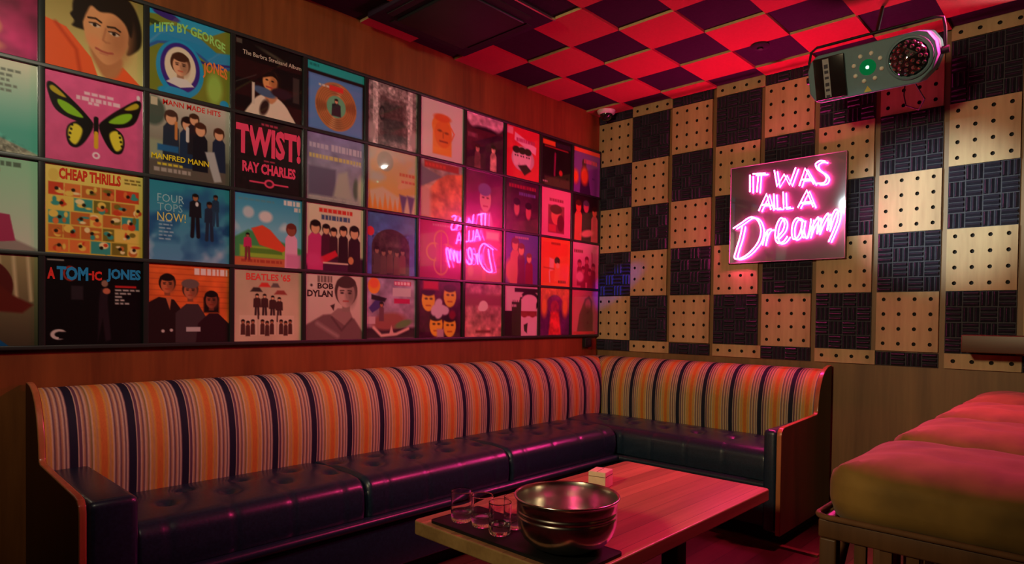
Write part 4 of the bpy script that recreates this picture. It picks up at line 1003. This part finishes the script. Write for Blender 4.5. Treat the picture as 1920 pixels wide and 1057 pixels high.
for key, strokes in NEON.items():
    q = MB()
    for s in strokes:
        s = s if key in 'ITWAL' or key[0] in 'ALW' else smooth_path(s)
        q.tube([(-.054, y + .007, z + .0035) for y, z in s], .0034, 8)
    sp(q, 'neon_letter', m_neon, smooth=60)

# ------------------------------------------------------------------ party light hanging from the ceiling
m_grey = plain('grey_painted_steel', (.11, .23, .28), .5, 0., var=.06)
m_smoke = plain('smoked_window', (.015, .012, .014), .15, coat=.5)
m_led = plain('frosted_lens', (.8, .85, .75), .25, var=.03)
m_green = emit('green_laser', (.01, .5, .12), .22)
m_grn_core = emit('green_laser_core', (.35, 1., .6), 9.)
m_lens = plain('facet_lens', (.5, .48, .5), .06, .9, var=.3, scale=12)
m_yel = plain('yellow_sticker', (.55, .48, .08), .6)
m_lab = plain('pale_label', (.32, .36, .38), .5); m_ink = plain('dark_print', (.02, .025, .05), .6)
FX = Vector((-.55, -1.905, 2.12))
fx = thing('party_light', 'grey disco light bar with a faceted dome hanging from the ceiling', 'stage light', FX)
fx.rotation_euler = (0, math.radians(-20), 0)
# local: y from +.26 (left in the photo) to -.26, z 0 .. .215, front face at x = 0 looking to -x
out = [(.262, .05), (.240, .012), (.215, .0), (-.185, .0), (-.235, .045), (-.258, .10), (-.252, .155), (-.225, .20), (-.19, .212), (.215, .212), (.245, .19), (.262, .15)]
q = MB(); q.prism(out, 'x', .0, .15); q.build('housing', m_grey, fx, bevel=.006, smooth=40)
q = MB(); q.box((-.0005, .232, .012), (-.012, .098, .198), bev=.004); q.build('smoked_window', m_smoke, fx, smooth=40)
q = MB(); q.box((-.0125, .190, .02), (-.0135, .163, .19)); lab = q.build('label_plate', m_lab, fx)
q = MB()
for k, h in enumerate((.03, .022, .018, .026, .018, .022)): q.box((-.0136, .185, .166 - k * .027), (-.0140, .168, .166 - k * .027 - h * .6))
q.build('print_marks', m_ink, lab)
C0 = (.008, .112)
for k in range(8):
    t = 2 * PI * k / 8 + .32
    q = MB(); q.lathe([(.0001, .006), (.006, .005), (.0095, .001), (.0095, 0)], 16)
    o = q.build('lamp_lens', m_led, fx, (-.0004, C0[0] + .058 * math.cos(t), C0[1] + .058 * math.sin(t)), smooth=60); o.rotation_euler = (0, -PI / 2, 0)
q = MB(); q.lathe([(.0001, .004), (.02, .004), (.032, .001), (.034, 0)], 28); o = q.build('laser_lens', m_green, fx, (-.0004, *C0), smooth=60); o.rotation_euler = (0, -PI / 2, 0)
q = MB(); q.lathe([(.0001, .006), (.005, .004), (.007, 0)], 16); o2 = q.build('laser_core', m_grn_core, o, (0, 0, .0042), smooth=60)
q = MB(); q.add([(-.0006, .03, .008), (-.0006, -.002, .008), (-.0006, .014, .034), (-.0012, .03, .008), (-.0012, -.002, .008), (-.0012, .014, .034)], [(0, 1, 2), (5, 4, 3), (0, 3, 4, 1), (1, 4, 5, 2), (2, 5, 3, 0)]); q.build('warning_sticker', m_yel, fx)
# faceted dome
D0 = (-.155, .112)
q = MB(); q.lathe([(.090, .0), (.090, .008), (.084, .012), (.078, .012), (.078, .0)], 40); o = q.build('dome_ring', m_grey, fx, (-.0005, *D0), smooth=40); o.rotation_euler = (0, -PI / 2, 0)
q = MB(); bm = bmesh.new(); bmesh.ops.create_icosphere(bm, subdivisions=2, radius=.077)
bmesh.ops.bisect_plane(bm, geom=bm.verts[:] + bm.edges[:] + bm.faces[:], plane_co=(0, 0, .012), plane_no=(0, 0, -1), clear_outer=True)
for v in bm.verts: v.co.z *= .7
q.bm(bm); o = q.build('dome_body', m_smoke, fx, (-.0005, *D0)); o.rotation_euler = (0, -PI / 2, 0); dome = o
rr = random.Random(3)
for ring, cnt in ((0, 1), (.33, 6), (.62, 11), (.85, 15)):
    for k in range(cnt):
        t = 2 * PI * k / cnt + ring * 3; x, y = .077 * ring * math.cos(t), .077 * ring * math.sin(t); z = .7 * math.sqrt(max(0, .077 ** 2 - x * x - y * y))
        q = MB(); q.lathe([(.0001, .004), (.0055, .003), (.0085, 0), (.0085, -.006)], 8); l = q.build('facet_lens', m_lens, dome, (x, y, z)); l.rotation_euler = Vector((x, y, z * 2 + .02)).to_track_quat('Z', 'Y').to_euler()
# bracket, knobs and clamp
q = MB(); q.tube([(.075, .272, .11), (.075, .275, .19), (.075, .262, .235), (.075, .235, .25), (.075, -.24, .25), (.075, -.27, .24), (.075, -.275, .20), (.075, -.272, .11)], .006, 8); q.build('bracket', m_blackp, fx, smooth=50)
for y, s in ((.263, 1), (-.259, -1)):
    q = MB(); q.tube([(.075, y, .11), (.075, y + s * .028, .11)], .016, 16); q.build('knob', m_blackp, fx, smooth=40)
q = MB(); q.tube([(.075, -.02, .252), (.20, -.02, .352)], .008, 12); q.build('ceiling_clamp', m_blackp, fx, smooth=40)
q = MB(); q.tube([(.151, -.12, .06), (.23, -.13, -.02), (.33, -.14, -.09), (.40, -.10, -.14), (.43, -.04, -.11), (.45, -.03, -.06), (.51, -.03, .02), (.517, -.03, .09)], .003, 8); q.build('power_cable', m_blackp, fx, smooth=60)

# ------------------------------------------------------------------ ceiling unit, camera, sensor
vt = thing('ceiling_air_unit', 'square black air unit set in the ceiling beside the veneer wall', 'air unit', (-1.70, -.42, CEIL - .02))
S = .31; IS = .21
q = MB(); q.box((-S, -S - .01, .019), (S, S + .01, -.012), bev=.006); q.build('frame_panel', m_blkt, vt, smooth=40)
q = MB(); q.box((-IS, -IS - .01, -.0125), (IS, IS + .01, -.028), bev=.006); q.build('intake_grille', m_blackp, vt, smooth=40)
for sx, sy in ((0, 1), (0, -1), (1, 0), (-1, 0)):
    q = MB()
    if sy: q.box((-IS, sy * (IS + .028), -.0125), (IS, sy * (IS + .062), -.016))
    else: q.box((sx * (IS + .028), -IS, -.0125), (sx * (IS + .062), IS, -.016))
    q.build('air_slot', m_hole, vt)
q = MB(); q.box((-S, -S - .012, -.004), (S, -S - .022, -.014)); q.build('bright_trim', m_steel, vt)
dc = thing('dome_camera', 'white dome security camera at the ceiling corner', 'security camera', (-.085, -.12, CEIL - .005))
q = MB(); q.lathe([(.0001, 0), (.062, 0), (.064, -.012), (.058, -.030), (.046, -.036), (.0001, -.036)], 32); q.build('camera_base', m_white, dc, smooth=50)
q = MB(); q.lathe([(.043, -.0362), (.041, -.050), (.033, -.064), (.02, -.074), (.0001, -.078)], 32); q.build('dark_dome', m_smoke, dc, smooth=80)
ds = thing('ceiling_sensor', 'small dark round sensor on the ceiling tiles before the disco light', 'sensor', (-.44, -1.345, CEIL - .0165))
q = MB(); q.lathe([(.0001, 0), (.045, 0), (.047, -.006), (.040, -.014), (.0001, -.016)], 32); q.build('sensor_body', m_blkt, ds, smooth=50)
q = MB(); q.lathe([(.015, -.0162), (.015, -.024), (.0001, -.026)], 20); q.build('sensor_eye', m_blackp, ds, smooth=50)

# ------------------------------------------------------------------ lamps
def spot(name, loc, target, power, color, angle, blend, radius):
    l = bpy.data.lights.new(name, 'SPOT'); l.energy = power; l.color = color; l.spot_size = math.radians(angle); l.spot_blend = blend; l.shadow_soft_size = radius
    o = bpy.data.objects.new(name, l); COL.objects.link(o); o.location = loc
    o.rotation_euler = (Vector(target) - Vector(loc)).to_track_quat('-Z', 'Y').to_euler(); return o
def area(name, loc, target, power, color, size):
    l = bpy.data.lights.new(name, 'AREA'); l.energy = power; l.color = color; l.shape = 'DISK'; l.size = size
    o = bpy.data.objects.new(name, l); COL.objects.link(o); o.location = loc
    o.rotation_euler = (Vector(target) - Vector(loc)).to_track_quat('-Z', 'Y').to_euler(); return o
spot('ceiling_downlight', (-3.62, -1.9, 2.47), (-2.6, 0, 1.72), 84, (1., .92, .66), 92, 1., .10)
spot('spot_records', (-.12, -2.47, 2.50), (-2.2, 0, 2.1), 14, (.95, 1., .85), 50, .9, .028)
spot('spot_tiles', (-3.66, -.62, 2.32), (0, -2.07, 1.66), 720, (.80, 1., .95), 13, .9, .045)
spot('bar_lamp', (-5.2, -1.68, 2.15), (0, -1.3, 1.2), 265, (1., .77, .42), 62, 1., .2)
spot('added_blue_spot', (-.64, -1.75, 2.2), (0, -.14, 1.32), 260, (.04, .06, 1.), 7, .7, .02)  # added light with no fitting, tints the corner tile blue
spot('added_red_spot', (-.55, -2.3, 2.46), (-1.9, -1.6, .4), 150, (1., .035, .19), 84, .45, .05)  # invented source without a fitting, reddens the table and stool tops

w = bpy.data.worlds.new('world'); SC.world = w; w.use_nodes = True
w.node_tree.nodes['Background'].inputs[0].default_value = (.9, .7, .6, 1); w.node_tree.nodes['Background'].inputs[1].default_value = .004

SC.view_settings.view_transform = 'Standard'; SC.view_settings.look = 'None'; SC.view_settings.exposure = 0; SC.view_settings.gamma = 1
SC.view_settings.use_curve_mapping = False
SC.cycles.use_denoising = True
SC.cycles.max_bounces = 10; SC.cycles.caustics_reflective = False; SC.cycles.caustics_refractive = False
